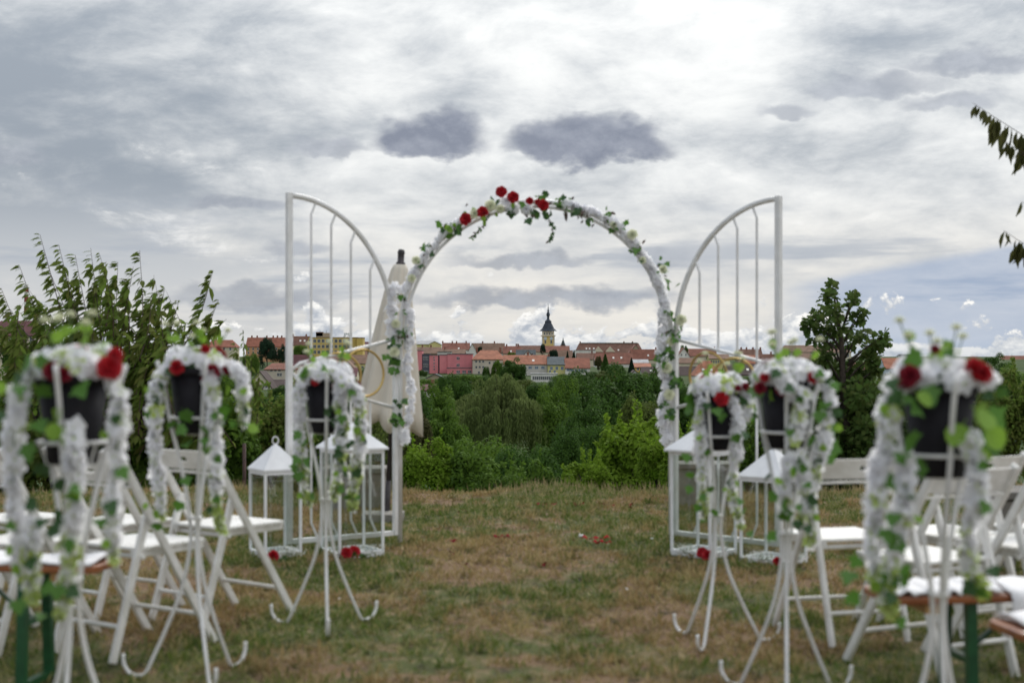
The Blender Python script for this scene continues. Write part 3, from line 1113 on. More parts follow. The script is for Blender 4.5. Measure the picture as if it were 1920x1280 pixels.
# ------------------------------------------------------------------ flower stands with pots and arrangements
def stand(cx, cy, az, label, h=1.15, dz=0.0):
    o = empty('flower_stand', (cx, cy, gz(cx, cy)))
    tag(o, label, 'flower stand', 'white iron flower stands along the aisle')
    for k in range(3):
        a = az + k * 2 * math.pi / 3
        ca, sa = math.cos(a), math.sin(a)
        prof = [(.150, h), (.118, 1.05), (.100, .945), (.068, .82), (.036, .68), (.020, .57), (.019, .48), (.050, .33), (.112, .18), (.165, .07), (.195, .014),
                (.222, .006), (.254, .014), (.278, .046), (.282, .085)]
        pts = spline([Vector((r * ca, r * sa, z * (1 + dz / .95) if z > .02 else z)) for r, z in prof], 4)
        MB().tube(pts, .0076, 8).build('leg_rod', M['white_metal'], o, smooth=True)
    for rr, z in ((.094, .945 + dz), (.024, .58 * (1 + dz / .95))):
        MB().tube([Vector((rr * math.cos(t), rr * math.sin(t), z)) for t in np.linspace(0, 2 * math.pi, 29)[:-1]], .006, 6, closed=True).build('ring', M['white_metal'], o, smooth=True)
    # bent cross wires that carry the pot
    for k in range(3):
        a = az + k * 2 * math.pi / 3 + math.pi / 3
        MB().tube([Vector((.092 * math.cos(a), .092 * math.sin(a), .945 + dz)), Vector((.07 * math.cos(a), .07 * math.sin(a), .885 + dz)), Vector((0, 0, .878 + dz))], .004, 6).build('pot_wire', M['white_metal'], o)
    return o


def flower_pot(cx, cy, label, s=1.0, dz=0.0):
    o = empty('flower_pot', (cx, cy, gz(cx, cy) + .884 + dz))
    tag(o, label, 'flower pot', 'dark flower pots in the stands')
    MB().lathe([(.066 * s, 0), (.070 * s, .004), (.096 * s, .225), (.090 * s, .225), (.064 * s, .01)], 28).build('body', M['pot'], o, smooth=True)
    MB().lathe([(.096 * s, .222), (.103 * s, .224), (.104 * s, .25), (.094 * s, .252), (.090 * s, .224)], 28, cap=False).build('rim', M['pot'], o, smooth=True)
    return o


def arrangement(cx, cy, label, seed, reds, strands, leaves, lime=(), tips=6, dz0=0.0):
    """reds: (dx, dz, scale, dark) in the plane facing the camera; strands: list of px-like offsets in metres"""
    rnd = random.Random(seed)
    z0 = gz(cx, cy) + 1.13 + dz0
    o = empty('flower_arrangement', (cx, cy, z0))
    tag(o, label, 'flowers', 'flower arrangements in the dark pots')
    # mound of white flowers
    core = MB()
    core.lathe([(.02, -.02), (.085, -.015), (.088, .02), (.06, .05), (.0, .06)], 14, cap=False)
    core.build('floral_foam', M['ivy_dark'], o, smooth=True)
    rg = np.random.default_rng(seed)
    n = 85
    v = rv(rg, n)
    v[:, 2] = np.abs(v[:, 2])
    pos = v * np.array([.102, .10, .050]) + np.array([0, 0, .014])
    nrm = v + rg.normal(size=(n, 3)) * .3
    z = nrm / np.linalg.norm(nrm, axis=1, keepdims=True)
    x = np.cross(z, rv(rg, n))
    x /= np.linalg.norm(x, axis=1, keepdims=True)
    rot = np.stack([x, np.cross(z, x), z], 2)
    tm = np.tile(np.array(FMID), (n, 1))
    tm[rg.random(n) < .12] = 1
    me = scatter('white_blossoms', *FLORET, pos, rot, .024 + .014 * rg.random(n), [M['white_petal'], M['lime_petal']])
    me.polygons.foreach_set('material_index', tm.ravel().astype(np.int32))
    link('white_blossoms', me, o)['kind'] = 'stuff'
    for dx, dz, s, dark in reds:
        dy = -.115 + abs(dx) * .25 + max(dz - .03, 0) * .6
        put_flower(rnd.choice(DRED if dark else RED), o, (dx, dy, dz), (dx * 4, -1, .35 + dz * 3), s * .62, rnd, 'red_rose')
    for k in range(4):
        a = rnd.uniform(.2, 2.9)
        put_flower(rnd.choice(WROSE), o, (.09 * math.cos(a), .10 * math.sin(a), rnd.uniform(.02, .055)), (math.cos(a), math.sin(a), .7), rnd.uniform(.7, .95), rnd, 'white_rose')
    for k in range(3):
        a = rnd.uniform(0, 6.28)
        put_flower(rnd.choice(RED + DRED), o, (.08 * math.cos(a), .07 + .03 * math.sin(a), rnd.uniform(.03, .06)), (math.cos(a), math.sin(a) + .6, .9), .75, rnd, 'red_rose')
    # hanging strands
    for k, (pp, rad, lim) in enumerate(strands):
        pts = spline([Vector(p) for p in pp], 6)
        MB().tube(pts, .0025, 5).build('strand_stem', M['stem'], o)
        s_ = florets('blossom_strand', pts, lambda t, rad=rad: rad * .28 * (1.0 if t < .5 else 1.0 - 1.25 * (t - .5)) * (.80 + .45 * math.sin(t * 23 + k) * math.sin(t * 11 + seed)), 250, .028, seed * 7 + k,
                     parent=o, lime_tail=lim)
        s_['kind'] = 'stuff'
        for i in range(max(3, int(len(pts) * .28))):
            p = rnd.choice(pts[2:])
            put_leaf(rnd.choice([IVY, IVY, IVYD, LIME]), o, p + Vector((rnd.uniform(-.035, .035), -rad * rnd.uniform(.6, 1.1), rnd.uniform(-.03, .03))), rnd.uniform(.026, .040), rnd)
    for dx, dz, sz, kind in leaves:
        put_leaf({'i': IVY, 'd': IVYD, 'l': LIME}[kind], o, (dx, -.13 + rnd.uniform(-.03, .02), dz), sz * .86, rnd, down=.7)
    for dx, dz, sz, kind in lime:
        put_leaf({'i': IVY, 'd': IVYD, 'l': LIME}[kind], o, (dx, rnd.uniform(-.08, .05), dz), sz, rnd, down=.1)
    # pale tips sticking up
    for k in range(tips):
        dx, dy = rnd.uniform(-.12, .12), rnd.uniform(-.06, .1)
        h = rnd.uniform(.12, .185)
        pts = [Vector((dx * .5, dy * .5, .04)), Vector((dx * .8, dy * .8, h * .7)), Vector((dx, dy, h))]
        st = MB().tube(pts, .0022, 4).build('sprig', M['stem'], o)
        put_leaf(LIME, o, pts[1], .04, rnd, down=-.6)
        put_flower(CROSE[0], o, pts[2], (0, 0, 1), .36, rnd, 'bud')
    return o


def rel(px, py, cx, cy, dy=-.12, dz=0.0):
    """offset from an arrangement's root to a photo pixel at about the stand's distance"""
    p = P(px, py, cy + dy)
    return Vector((p.x - cx, dy, p.z - (gz(cx, cy) + 1.13 + dz)))


def stand_set(name, cx, cy, az, seed, reds, strands, leaves, lime=(), tips=6, dz=0.0):
    stand(cx, cy, az, 'white iron flower stand, ' + name, dz=dz)
    flower_pot(cx, cy, 'black flower pot in the iron stand, ' + name, dz=dz)
    reds = [(*(rel(a, b, cx, cy, dz=dz)[i] for i in (0, 2)), s, d) for a, b, s, d in reds]
    st = [([rel(a, b, cx, cy, dy, dz) for a, b, dy in pp], rad, lim) for pp, rad, lim in strands]
    lv = [(rel(a, b, cx, cy).x, rel(a, b, cx, cy, dz=dz).z, s, k) for a, b, s, k in leaves]
    lm = [(rel(a, b, cx, cy).x, rel(a, b, cx, cy, dz=dz).z, s, k) for a, b, s, k in lime]
    arrangement(cx, cy, 'red and white flower arrangement trailing from the pot, ' + name, seed, reds, st, lv, lm, tips, dz)


stand_set('farthest one left of the aisle', -.852, 6.5, R(-80), 21,
          [(632, 722, .85, 0), (648, 719, .85, 0), (665, 725, .9, 1), (590, 716, .6, 0)],
          [([(600, 700, -.05), (566, 716, -.08), (560, 760, -.08), (562, 830, -.07), (568, 900, -.06), (578, 945, -.05)], .030, .9),
           ([(640, 705, -.08), (668, 735, -.12), (676, 790, -.12), (672, 850, -.10), (662, 920, -.09), (660, 955, -.08)], .050, .8),
           ([(630, 700, -.1), (640, 750, -.13), (640, 830, -.13), (632, 900, -.12), (624, 935, -.1)], .042, .3),
           ([(620, 690, -.1), (640, 712, -.14), (637, 745, -.14), (628, 770, -.14)], .034, .1)],
          [(630, 785, .045, 'd'), (656, 825, .05, 'd'), (642, 860, .045, 'd'), (665, 880, .05, 'd'), (648, 880, .05, 'd'), (640, 805, .04, 'd'),
           (565, 810, .05, 'i'), (560, 855, .05, 'i'), (560, 885, .05, 'i'), (572, 870, .045, 'i'), (640, 760, .05, 'i'), (672, 775, .05, 'd'), (685, 820, .045, 'd')],
          [(655, 712, .06, 'i'), (664, 735, .06, 'l'), (582, 730, .06, 'i')])
stand_set('middle one left of the aisle', -1.225, 5.5, R(-62), 22,
          [(330, 689, .95, 0), (395, 697, .95, 1), (425, 692, .8, 1), (385, 712, .7, 1), (380, 655, .6, 0)],
          [([(330, 680, -.04), (300, 710, -.08), (292, 770, -.08), (290, 840, -.08), (298, 910, -.07), (303, 972, -.06)], .055, .1),
           ([(415, 690, -.06), (450, 700, -.08), (456, 750, -.08), (458, 800, -.07)], .040, .5),
           ([(390, 700, -.1), (402, 780, -.13), (405, 850, -.12), (405, 930, -.11), (412, 985, -.10), (420, 1000, -.10)], .040, .9)],
          [(345, 770, .06, 'i'), (352, 800, .05, 'i'), (350, 830, .05, 'i'), (420, 760, .055, 'i'), (325, 790, .04, 'i'), (345, 895, .045, 'i'), (340, 940, .045, 'i'), (415, 780, .05, 'i')],
          [(418, 740, .06, 'l'), (470, 800, .05, 'l')], dz=0.06)
stand_set('nearest one left of the aisle', -1.242, 4.02, R(-90), 23,
          [(198, 690, 1.15, 0), (95, 695, .85, 1), (118, 702, .75, 1), (205, 665, .7, 0)],
          [([(80, 690, -.04), (40, 720, -.08), (28, 800, -.09), (25, 900, -.09), (32, 1000, -.08), (38, 1085, -.07)], .058, .12),
           ([(205, 700, -.06), (222, 760, -.09), (218, 850, -.09), (210, 950, -.08), (212, 1055, -.07)], .056, .12),
           ([(140, 790, -.14), (140, 850, -.15), (142, 930, -.14), (130, 1020, -.13), (125, 1110, -.12), (110, 1160, -.11)], .048, .9),
           ([(60, 980, -.10), (55, 1060, -.10), (60, 1130, -.10)], .026, .9)],
          [(68, 790, .05, 'i'), (60, 830, .06, 'i'), (72, 870, .05, 'd'), (110, 900, .04, 'd'), (122, 960, .045, 'd'), (118, 990, .05, 'd'), (110, 790, .06, 'l'), (128, 800, .07, 'l'),
           (115, 770, .05, 'l'), (75, 725, .05, 'i'), (70, 940, .045, 'd'), (90, 970, .04, 'd'), (150, 720, .06, 'i')],
          [(20, 700, .085, 'l'), (8, 725, .08, 'l'), (25, 745, .05, 'i'), (170, 660, .06, 'l'), (125, 660, .06, 'l'), (45, 680, .05, 'i')], dz=0.055)
stand_set('farthest one right of the aisle', .905, 6.28, R(-115), 24,
          [(1353, 748, 1.05, 0), (1400, 725, .6, 1), (1385, 728, .5, 1)],
          [([(1330, 730, -.05), (1312, 770, -.09), (1314, 830, -.10), (1316, 890, -.09), (1320, 945, -.08), (1318, 968, -.08)], .048, .5),
           ([(1370, 735, -.08), (1384, 790, -.12), (1380, 850, -.12), (1372, 910, -.10), (1382, 960, -.09), (1390, 990, -.09)], .048, .7),
           ([(1390, 720, -.04), (1405, 745, -.06), (1400, 790, -.06)], .034, .3)],
          [(1310, 945, .04, 'i'), (1293, 885, .04, 'i'), (1296, 912, .04, 'i'), (1340, 955, .04, 'i'), (1340, 765, .05, 'i'), (1352, 775, .05, 'i'), (1285, 850, .05, 'i')],
          [(1308, 748, .06, 'i'), (1400, 750, .06, 'i'), (1300, 765, .05, 'i'), (1408, 770, .055, 'i')], dz=-0.035)
stand_set('middle one right of the aisle', 1.018, 5.28, R(-100), 25,
          [(1436, 708, .6, 0), (1470, 728, .95, 1), (1527, 708, .75, 0), (1428, 728, .75, 1)],
          [([(1500, 695, -.06), (1545, 712, -.09), (1556, 760, -.09), (1540, 830, -.09), (1524, 900, -.08), (1520, 985, -.07), (1518, 1020, -.07)], .046, .6),
           ([(1490, 735, -.12), (1500, 770, -.14), (1490, 830, -.14), (1475, 900, -.13), (1472, 960, -.12)], .052, .2),
           ([(1450, 700, -.1), (1485, 730, -.14), (1520, 745, -.12)], .036, .1),
           ([(1500, 850, -.12), (1510, 920, -.12), (1500, 990, -.11)], .040, .6)],
          [(1465, 940, .055, 'i'), (1470, 955, .05, 'i'), (1455, 925, .045, 'i'), (1512, 935, .05, 'd'), (1520, 820, .05, 'i'), (1500, 860, .04, 'i'), (1440, 1000, .045, 'i'),
           (1475, 800, .05, 'i'), (1525, 945, .045, 'i'), (1495, 975, .04, 'd'), (1440, 890, .04, 'd'), (1535, 770, .05, 'i')],
          [(1442, 735, .07, 'i'), (1450, 750, .06, 'l'), (1568, 800, .05, 'i'), (1572, 785, .05, 'i'), (1566, 850, .06, 'i'), (1560, 838, .05, 'i'), (1425, 700, .05, 'l')], dz=0.03)
stand_set('nearest one right of the aisle', 1.178, 3.92, R(-90), 26,
          [(1712, 705, 1.0, 1), (1835, 692, 1.0, 0), (1850, 700, .9, 0), (1700, 720, .7, 1), (1765, 655, .45, 1)],
          [([(1700, 705, -.04), (1672, 745, -.08), (1660, 830, -.09), (1645, 920, -.09), (1638, 1010, -.08), (1640, 1090, -.07)], .052, .05),
           ([(1700, 840, -.12), (1695, 930, -.13), (1682, 1010, -.12), (1668, 1090, -.11), (1665, 1150, -.10)], .034, .9),
           ([(1818, 820, -.12), (1830, 880, -.14), (1832, 940, -.14), (1815, 1010, -.12), (1822, 1070, -.11), (1840, 1115, -.10)], .042, .9),
           ([(1850, 700, -.04), (1858, 725, -.06)], .034, .1)],
          [(1700, 815, .07, 'i'), (1692, 850, .05, 'i'), (1735, 870, .055, 'i'), (1685, 900, .05, 'i'), (1690, 940, .05, 'i'), (1700, 915, .05, 'd'), (1688, 1010, .05, 'i'),
           (1655, 990, .045, 'i'), (1672, 1075, .05, 'i'), (1715, 735, .06, 'l'), (1716, 760, .05, 'i'), (1595, 1070, .05, 'i'), (1592, 1110, .045, 'i'), (1612, 1045, .04, 'i'),
           (1820, 765, .085, 'l'), (1845, 770, .08, 'l'), (1808, 795, .085, 'l'), (1850, 800, .085, 'l'), (1825, 830, .10, 'l'), (1740, 725, .06, 'i')],
          [(1890, 780, .07, 'i'), (1880, 830, .06, 'i'), (1815, 660, .06, 'i'), (1740, 670, .05, 'i')], dz=0.055)


# ------------------------------------------------------------------ folding chairs
def chair_parts():
    parts = []
    for s in (-1, 1):
        parts.append(('front_leg', MB().beam((s * .205, -.275, .815), (s * .205, .235, 0), .022, .035), .005))
        parts.append(('rear_leg', MB().beam((s * .180, -.120, .585), (s * .180, -.300, 0), .022, .033), .005))
        parts.append(('seat_rail', MB().box((s * .155, .015, .420), (.022, .39, .03)), .004))
    for i in range(6):
        parts.append(('slat', MB().box((0, -.150 + i * .064, .443), (.37, .056, .015)), .003))
    # backrest: curved board with a grip slot
    mb = MB()
    nx = 12
    th = .017

    def bp(u, z, f):
        x = -.195 + .39 * u
        y = -.248 - .022 * math.sin(math.pi * u) - (z - .765) * .62 * 1.0 + f
        return (x, y, z)
    zs = [.715, .752, .774, .805]
    for i in range(nx):
        for j in range(3):
            if j == 1 and i in (5, 6):
                continue
            u0, u1 = i / nx, (i + 1) / nx
            v = [bp(u0, zs[j], 0), bp(u1, zs[j], 0), bp(u1, zs[j + 1], 0), bp(u0, zs[j + 1], 0),
                 bp(u0, zs[j], th), bp(u1, zs[j], th), bp(u1, zs[j + 1], th), bp(u0, zs[j + 1], th)]
            f = [(0, 1, 2, 3), (7, 6, 5, 4)]
            hole = lambda a, b: b == 1 and a in (5, 6)
            if j == 0 or hole(i, j - 1): f.append((0, 4, 5, 1))
            if j == 2 or hole(i, j + 1): f.append((3, 2, 6, 7))
            if i == 0 or hole(i - 1, j): f.append((0, 3, 7, 4))
            if i == nx - 1 or hole(i + 1, j): f.append((1, 5, 6, 2))
            mb.add(v, f)
    parts.append(('backrest', mb, 0))
    for nm, a, b, r in (('stretcher', (-.195, .150, .135), (.195, .150, .135), .010), ('stretcher', (-.18, -.258, .14), (.18, -.258, .14), .010),
                        ('stretcher', (-.195, -.22, .70), (.195, -.22, .70), .006), ('seat_pivot', (-.20, -.155, .412), (.20, -.155, .412), .011)):
        parts.append((nm, MB().tube([a, b], r, 8), 0))
    return [(n, m.mesh(n, M['chair_white']), b) for n, m, b in parts]


CP = chair_parts()


def chair(px, Y, yaw, label, side):
    x = (px - 960) / F * Y
    o = empty('folding_chair', (x, Y, gz(x, Y) - .002), yaw)
    tag(o, label, 'chair', 'white folding chairs ' + side + ' of the aisle')
    for n, me, b in CP:
        c = link(n, me, o)
        if b:
            bv = c.modifiers.new('bevel', 'BEVEL')
            bv.width = b
            bv.segments = 2
    return o


chair(425, 6.78, R(-38), 'white folding chair left of the aisle, front row seat closest to the aisle', 'left')
chair(222, 6.98, R(-33), 'white folding chair left of the aisle, front row, second from the aisle', 'left')
chair(30, 7.22, R(-30), 'white folding chair left of the aisle, front row, at the left picture edge', 'left')
chair(262, 6.04, R(-34), 'white folding chair left of the aisle, second row seat closest to the aisle', 'left')
chair(48, 6.28, R(-31), 'white folding chair left of the aisle, second row, behind the nearest flower stand', 'left')
chair(1572, 6.42, R(14), 'white folding chair right of the aisle, front row seat closest to the aisle', 'right')
chair(1775, 6.55, R(27), 'white folding chair right of the aisle, front row, second from the aisle', 'right')
chair(1945, 6.95, R(30), 'white folding chair right of the aisle, front row, at the right picture edge', 'right')
chair(1735, 5.66, R(26), 'white folding chair right of the aisle, second row, behind the nearest flower stand', 'right')
chair(1915, 6.02, R(30), 'white folding chair right of the aisle, second row, at the right picture edge', 'right')


# ------------------------------------------------------------------ beer-garden benches with cloths
def bench(x_end, Y, side, rz, label):
    """x_end: end next to the aisle; side -1 runs to the left, +1 to the right"""
    o = empty('bench', (x_end, Y, gz(x_end, Y)), rz)
    tag(o, label, 'bench')
    L, D, H = 2.2, .27, .475
    mb = MB()
    n = 8
    out = []
    rr = .05
    for cx, cy, a0 in ((L - rr, D / 2 - rr, 0), (rr, D / 2 - rr, 90), (rr, -D / 2 + rr, 180), (L - rr, -D / 2 + rr, 270)):
        for k in range(n + 1):
            a = R(a0 + 90 * k / n)
            out.append((side * (cx + rr * math.cos(a)), cy + rr * math.sin(a)))
    m = len(out)
    mb.add([(x, y, H - .028) for x, y in out] + [(x, y, H) for x, y in out], [tuple(range(m)), tuple(range(2 * m - 1, m - 1, -1))] + [(i, m + i, m + (i + 1) % m, (i + 1) % m) for i in range(m)])
    mb.build('seat_board', M['bench_wood'], o, bevel=.006)
    for bx in (.16, L - .16):
        MB().box((side * bx, 0, H - .045), (.05, D - .03, .032)).build('cross_batten', M['raw_wood'], o)
    for bx, s2 in ((.30, 1), (L - .30, -1)):
        x = side * bx
        mb = MB()
        mb.beam((x, -.095, H - .03), (x, -.118, .012), .034, .034, up=(0, 1, 0))
        mb.beam((x, .095, H - .03), (x, .118, .012), .034, .034, up=(0, 1, 0))
        mb.box((x, 0, .016), (.030, .26, .026))
        mb.box((x, 0, .25), (.026, .20, .022))
        mb.build('leg_frame', M['green_metal'], o)
        MB().beam((x, 0, .24), (x + side * s2 * .26, 0, H - .035), .022, .012).build('brace', M['green_metal'], o)
    return o


def bench_cloth(b, side, x0, x1, seed, label, drop=0.0):
    """white cloth laid on a bench; drop: how far its front edge hangs"""
    H = .475
    D = .27
    rg = random.Random(seed)
    nx = 40
    prof = [(D / 2 - .01, .004), (D / 2 - .05, .012), (.04, .016), (-.05, .015), (-D / 2 + .03, .012), (-D / 2 - .002, .006)]
    if drop:
        prof += [(-D / 2 - .014, -.02), (-D / 2 - .016, -drop * .5), (-D / 2 - .014, -drop)]
    vs, fs = [], []
    for i in range(nx + 1):
        t = i / nx
        x = x0 + (x1 - x0) * t
        for j, (y, z) in enumerate(prof):
            w = .006 * math.sin(t * 31 + j) + .004 * math.sin(t * 57 + seed)
            hang = max(0, -z) / max(drop, .01)
            vs.append((side * x + .004 * math.sin(j * 2 + seed), y - hang * .012 * (1 + math.sin(t * 40)), H + z + (w if z > 0 else w * .8 * hang) + .003))
    m = len(prof)
    for i in range(nx):
        for j in range(m - 1):
            a = i * m + j
            fs.append((a, a + 1, a + m + 1, a + m))
    mb = MB()
    mb.add(vs, fs)
    o = mb.build('bench_cloth', M['cloth'], smooth=True)
    s = o.modifiers.new('thick', 'SOLIDIFY')
    s.thickness = .006
    s.offset = 1
    o.location = b.location
    o.rotation_euler = b.rotation_euler
    tag(o, label, 'cloth')
    return o


bL = bench(-1.53, 5.42, -1, R(-7), 'brown wooden bench with green legs left of the aisle')
bench_cloth(bL, -1, .02, 2.15, 1, 'white cloth laid along the bench left of the aisle')
bR = bench(1.225, 4.82, 1, R(7), 'brown wooden bench with green legs right of the aisle, farther of two')
bench_cloth(bR, 1, .03, .40, 2, 'short white cloth at the aisle end of the right bench')
bench_cloth(bR, 1, .42, 2.15, 3, 'white cloth hanging over the front of the farther right bench', .13)
bR2 = bench(1.46, 4.22, 1, R(7), 'brown wooden bench cut by the right picture edge, nearer of two')
bench_cloth(bR2, 1, .03, 2.1, 4, 'white cloth laid along the nearer bench at the right picture edge')

# weathered bench far right
o = empty('weathered_bench', (3.35, 8.6, gz(3.35, 8.6)), R(6))
for k in range(3):
    MB().box((0, -.15 + .15 * k, .42), (1.3, .135, .045)).build('plank', M['grey_wood'], o, bevel=.006)
for sx in (-1, 1):
    MB().box((sx * .45, 0, .19), (.10, .36, .40)).build('leg', M['grey_wood'], o, bevel=.008)
tag(o, 'weathered grey plank bench at the right picture edge behind the chairs', 'bench')

# ------------------------------------------------------------------ things lying on the grass
mb = MB()


def crumple(name, px, py, L, wid, rz, material, label, cat, seed):
    Y = CH * F / (py - HY)
    p = P(px, py, Y)
    rg = random.Random(seed)
    vs, fs = [], []
    n = 14
    for i in range(n + 1):
        t = i / n
        z = .012 + .012 * abs(math.sin(t * 11 + seed)) + rg.uniform(0, .006)
        y = .012 * math.sin(t * 9 + seed)
        vs += [(L * (t - .5), y - wid / 2, z), (L * (t - .5) + .008, y + wid / 2, z + .012 * math.sin(t * 17))]
    for i in range(n):
        fs.append((2 * i, 2 * i + 2, 2 * i + 3, 2 * i + 1))
    b = MB()
    b.add(vs, fs)
    o = b.build(name, material, smooth=True)
    s = o.modifiers.new('thick', 'SOLIDIFY')
    s.thickness = .0015
    o.location = (p.x, p.y, gz(p.x, p.y) + .022)
    o.rotation_euler.z = rz
    tag(o, label, cat)


crumple('red_ribbon', 1118, 1027, .20, .028, R(12), M['ribbon'], 'bright red ribbon lying on the lawn right of centre in front of the arch', 'ribbon', 1)
crumple('red_ribbon', 1128, 1033, .12, .022, R(-6), M['ribbon'], 'short red ribbon scrap lying just in front of the longer red ribbon', 'ribbon', 4)
crumple('red_ribbon', 940, 1020, .11, .022, R(8), M['petal_red_fallen'], 'dull red ribbon scrap on the lawn in the middle under the arch', 'ribbon', 2)
crumple('paper_scrap', 1089, 1023, .03, .03, R(30), M['cloth'], 'tiny white paper scrap at the left end of the red ribbon', 'paper', 3)

PET = MB().add([(-.012, -.015, 0), (.012, -.015, .002), (.016, .005, .006), (0, .018, .003), (-.016, .005, .007), (0, 0, .001)],
               [(5, 0, 1), (5, 1, 2), (5, 2, 3), (5, 3, 4), (5, 4, 0)]).mesh('rose_petal', M['petal_red_fallen'], True)
WPET = PET.copy()
WPET.materials.clear()
WPET.materials.append(M['white_petal'])
rnd = random.Random(77)
for (x, y, n, sp) in ((1020, 957, 6, 14), (1080, 957, 7, 16), (1128, 953, 8, 16), (1182, 952, 5, 10), (850, 1040, 2, 6), (880, 1058, 2, 8), (1026, 1060, 2, 4), (852, 1019, 2, 8), (868, 966, 3, 10)):
    for k in range(n):
        a, b = x + rnd.gauss(0, sp * .6), y + rnd.gauss(0, 1.6)
        Y = CH * F / (b - HY)
        p = P(a, b, Y)
        o = link('rose_petal', PET, None, (p.x, p.y, gz(p.x, p.y) + .016), (rnd.uniform(-.6, .6), rnd.uniform(-.6, .6), rnd.uniform(0, 6)), rnd.uniform(.7, 1.2))
        tag(o, 'dark red rose petal fallen on the lawn under the arch', 'petal', 'red rose petals scattered on the lawn')
for (x, y) in ((1175, 1113), (1222, 1022), (637, 1125)):
    Y = CH * F / (y - HY)
    p = P(x, y, Y)
    o = link('white_petal', WPET, None, (p.x, p.y, gz(p.x, p.y) + .018), (rnd.uniform(-.5, .5), .3, rnd.uniform(0, 6)), .6)
    tag(o, 'small white petal fallen on the lawn along the aisle', 'petal', 'white petals scattered on the lawn')


# ------------------------------------------------------------------ the town across the valley
def wallmat(name, c):
    return mat('wall_' + name, c, .9, tuple(x * .86 for x in c), .25, .1, 3)


def roofmat(name, c):
    m = mat('roof_' + name, c, .85, tuple(x * .68 for x in c), .45, .5, 6, spec=.3, detail=6)
    return m


W = {k: wallmat(k, v) for k, v in dict(cream=(.64, .57, .44), yellow=(.62, .45, .13), lemon=(.66, .60, .26), white=(.76, .74, .70), grey=(.58, .55, .52), beige=(.58, .51, .42),
                                       pink=(.70, .235, .255), orange=(.55, .30, .16), slate=(.10, .105, .13), tan=(.42, .34, .24), paleblue=(.55, .62, .68), gold=(.72, .54, .20),
                                       rose=(.58, .36, .30), darkred=(.25, .06, .055)).items()}
RF = {k: roofmat(k, v) for k, v in dict(red=(.30, .115, .075), orange=(.37, .15, .09), brown=(.175, .088, .062), dark=(.080, .055, .052), maroon=(.125, .048, .052), slate=(.095, .115, .125),
                                        tin=(.42, .42, .43), tan=(.22, .135, .095), brick=(.235, .095, .066), green=(.06, .09, .075)).items()}
M['window_pane'] = mat('window_pane', (.035, .045, .06), .15, spec=.6)
M['window_frame'] = mat('window_frame', (.55, .55, .54), .6)
M['blue_pane'] = mat('blue_pane', (.12, .18, .28), .15, spec=.6)
M['chimney_brick'] = mat('chimney_brick', (.22, .10, .07), .9)


def win_mesh(pane):
    mb = MB()
    mb.box((0, .02, 0), (.84, .06, .86), mi=0)
    for s in (-1, 1):
        mb.box((s * .46, 0, 0), (.08, .14, 1.0), mi=1)
        mb.box((0, 0, s * .46), (.84, .14, .08), mi=1)
    mb.box((0, 0, 0), (.06, .10, .84), mi=1)
    return mb.mesh('window', [pane, M['window_frame']])


WIN, WINB = win_mesh(M['window_pane']), win_mesh(M['blue_pane'])


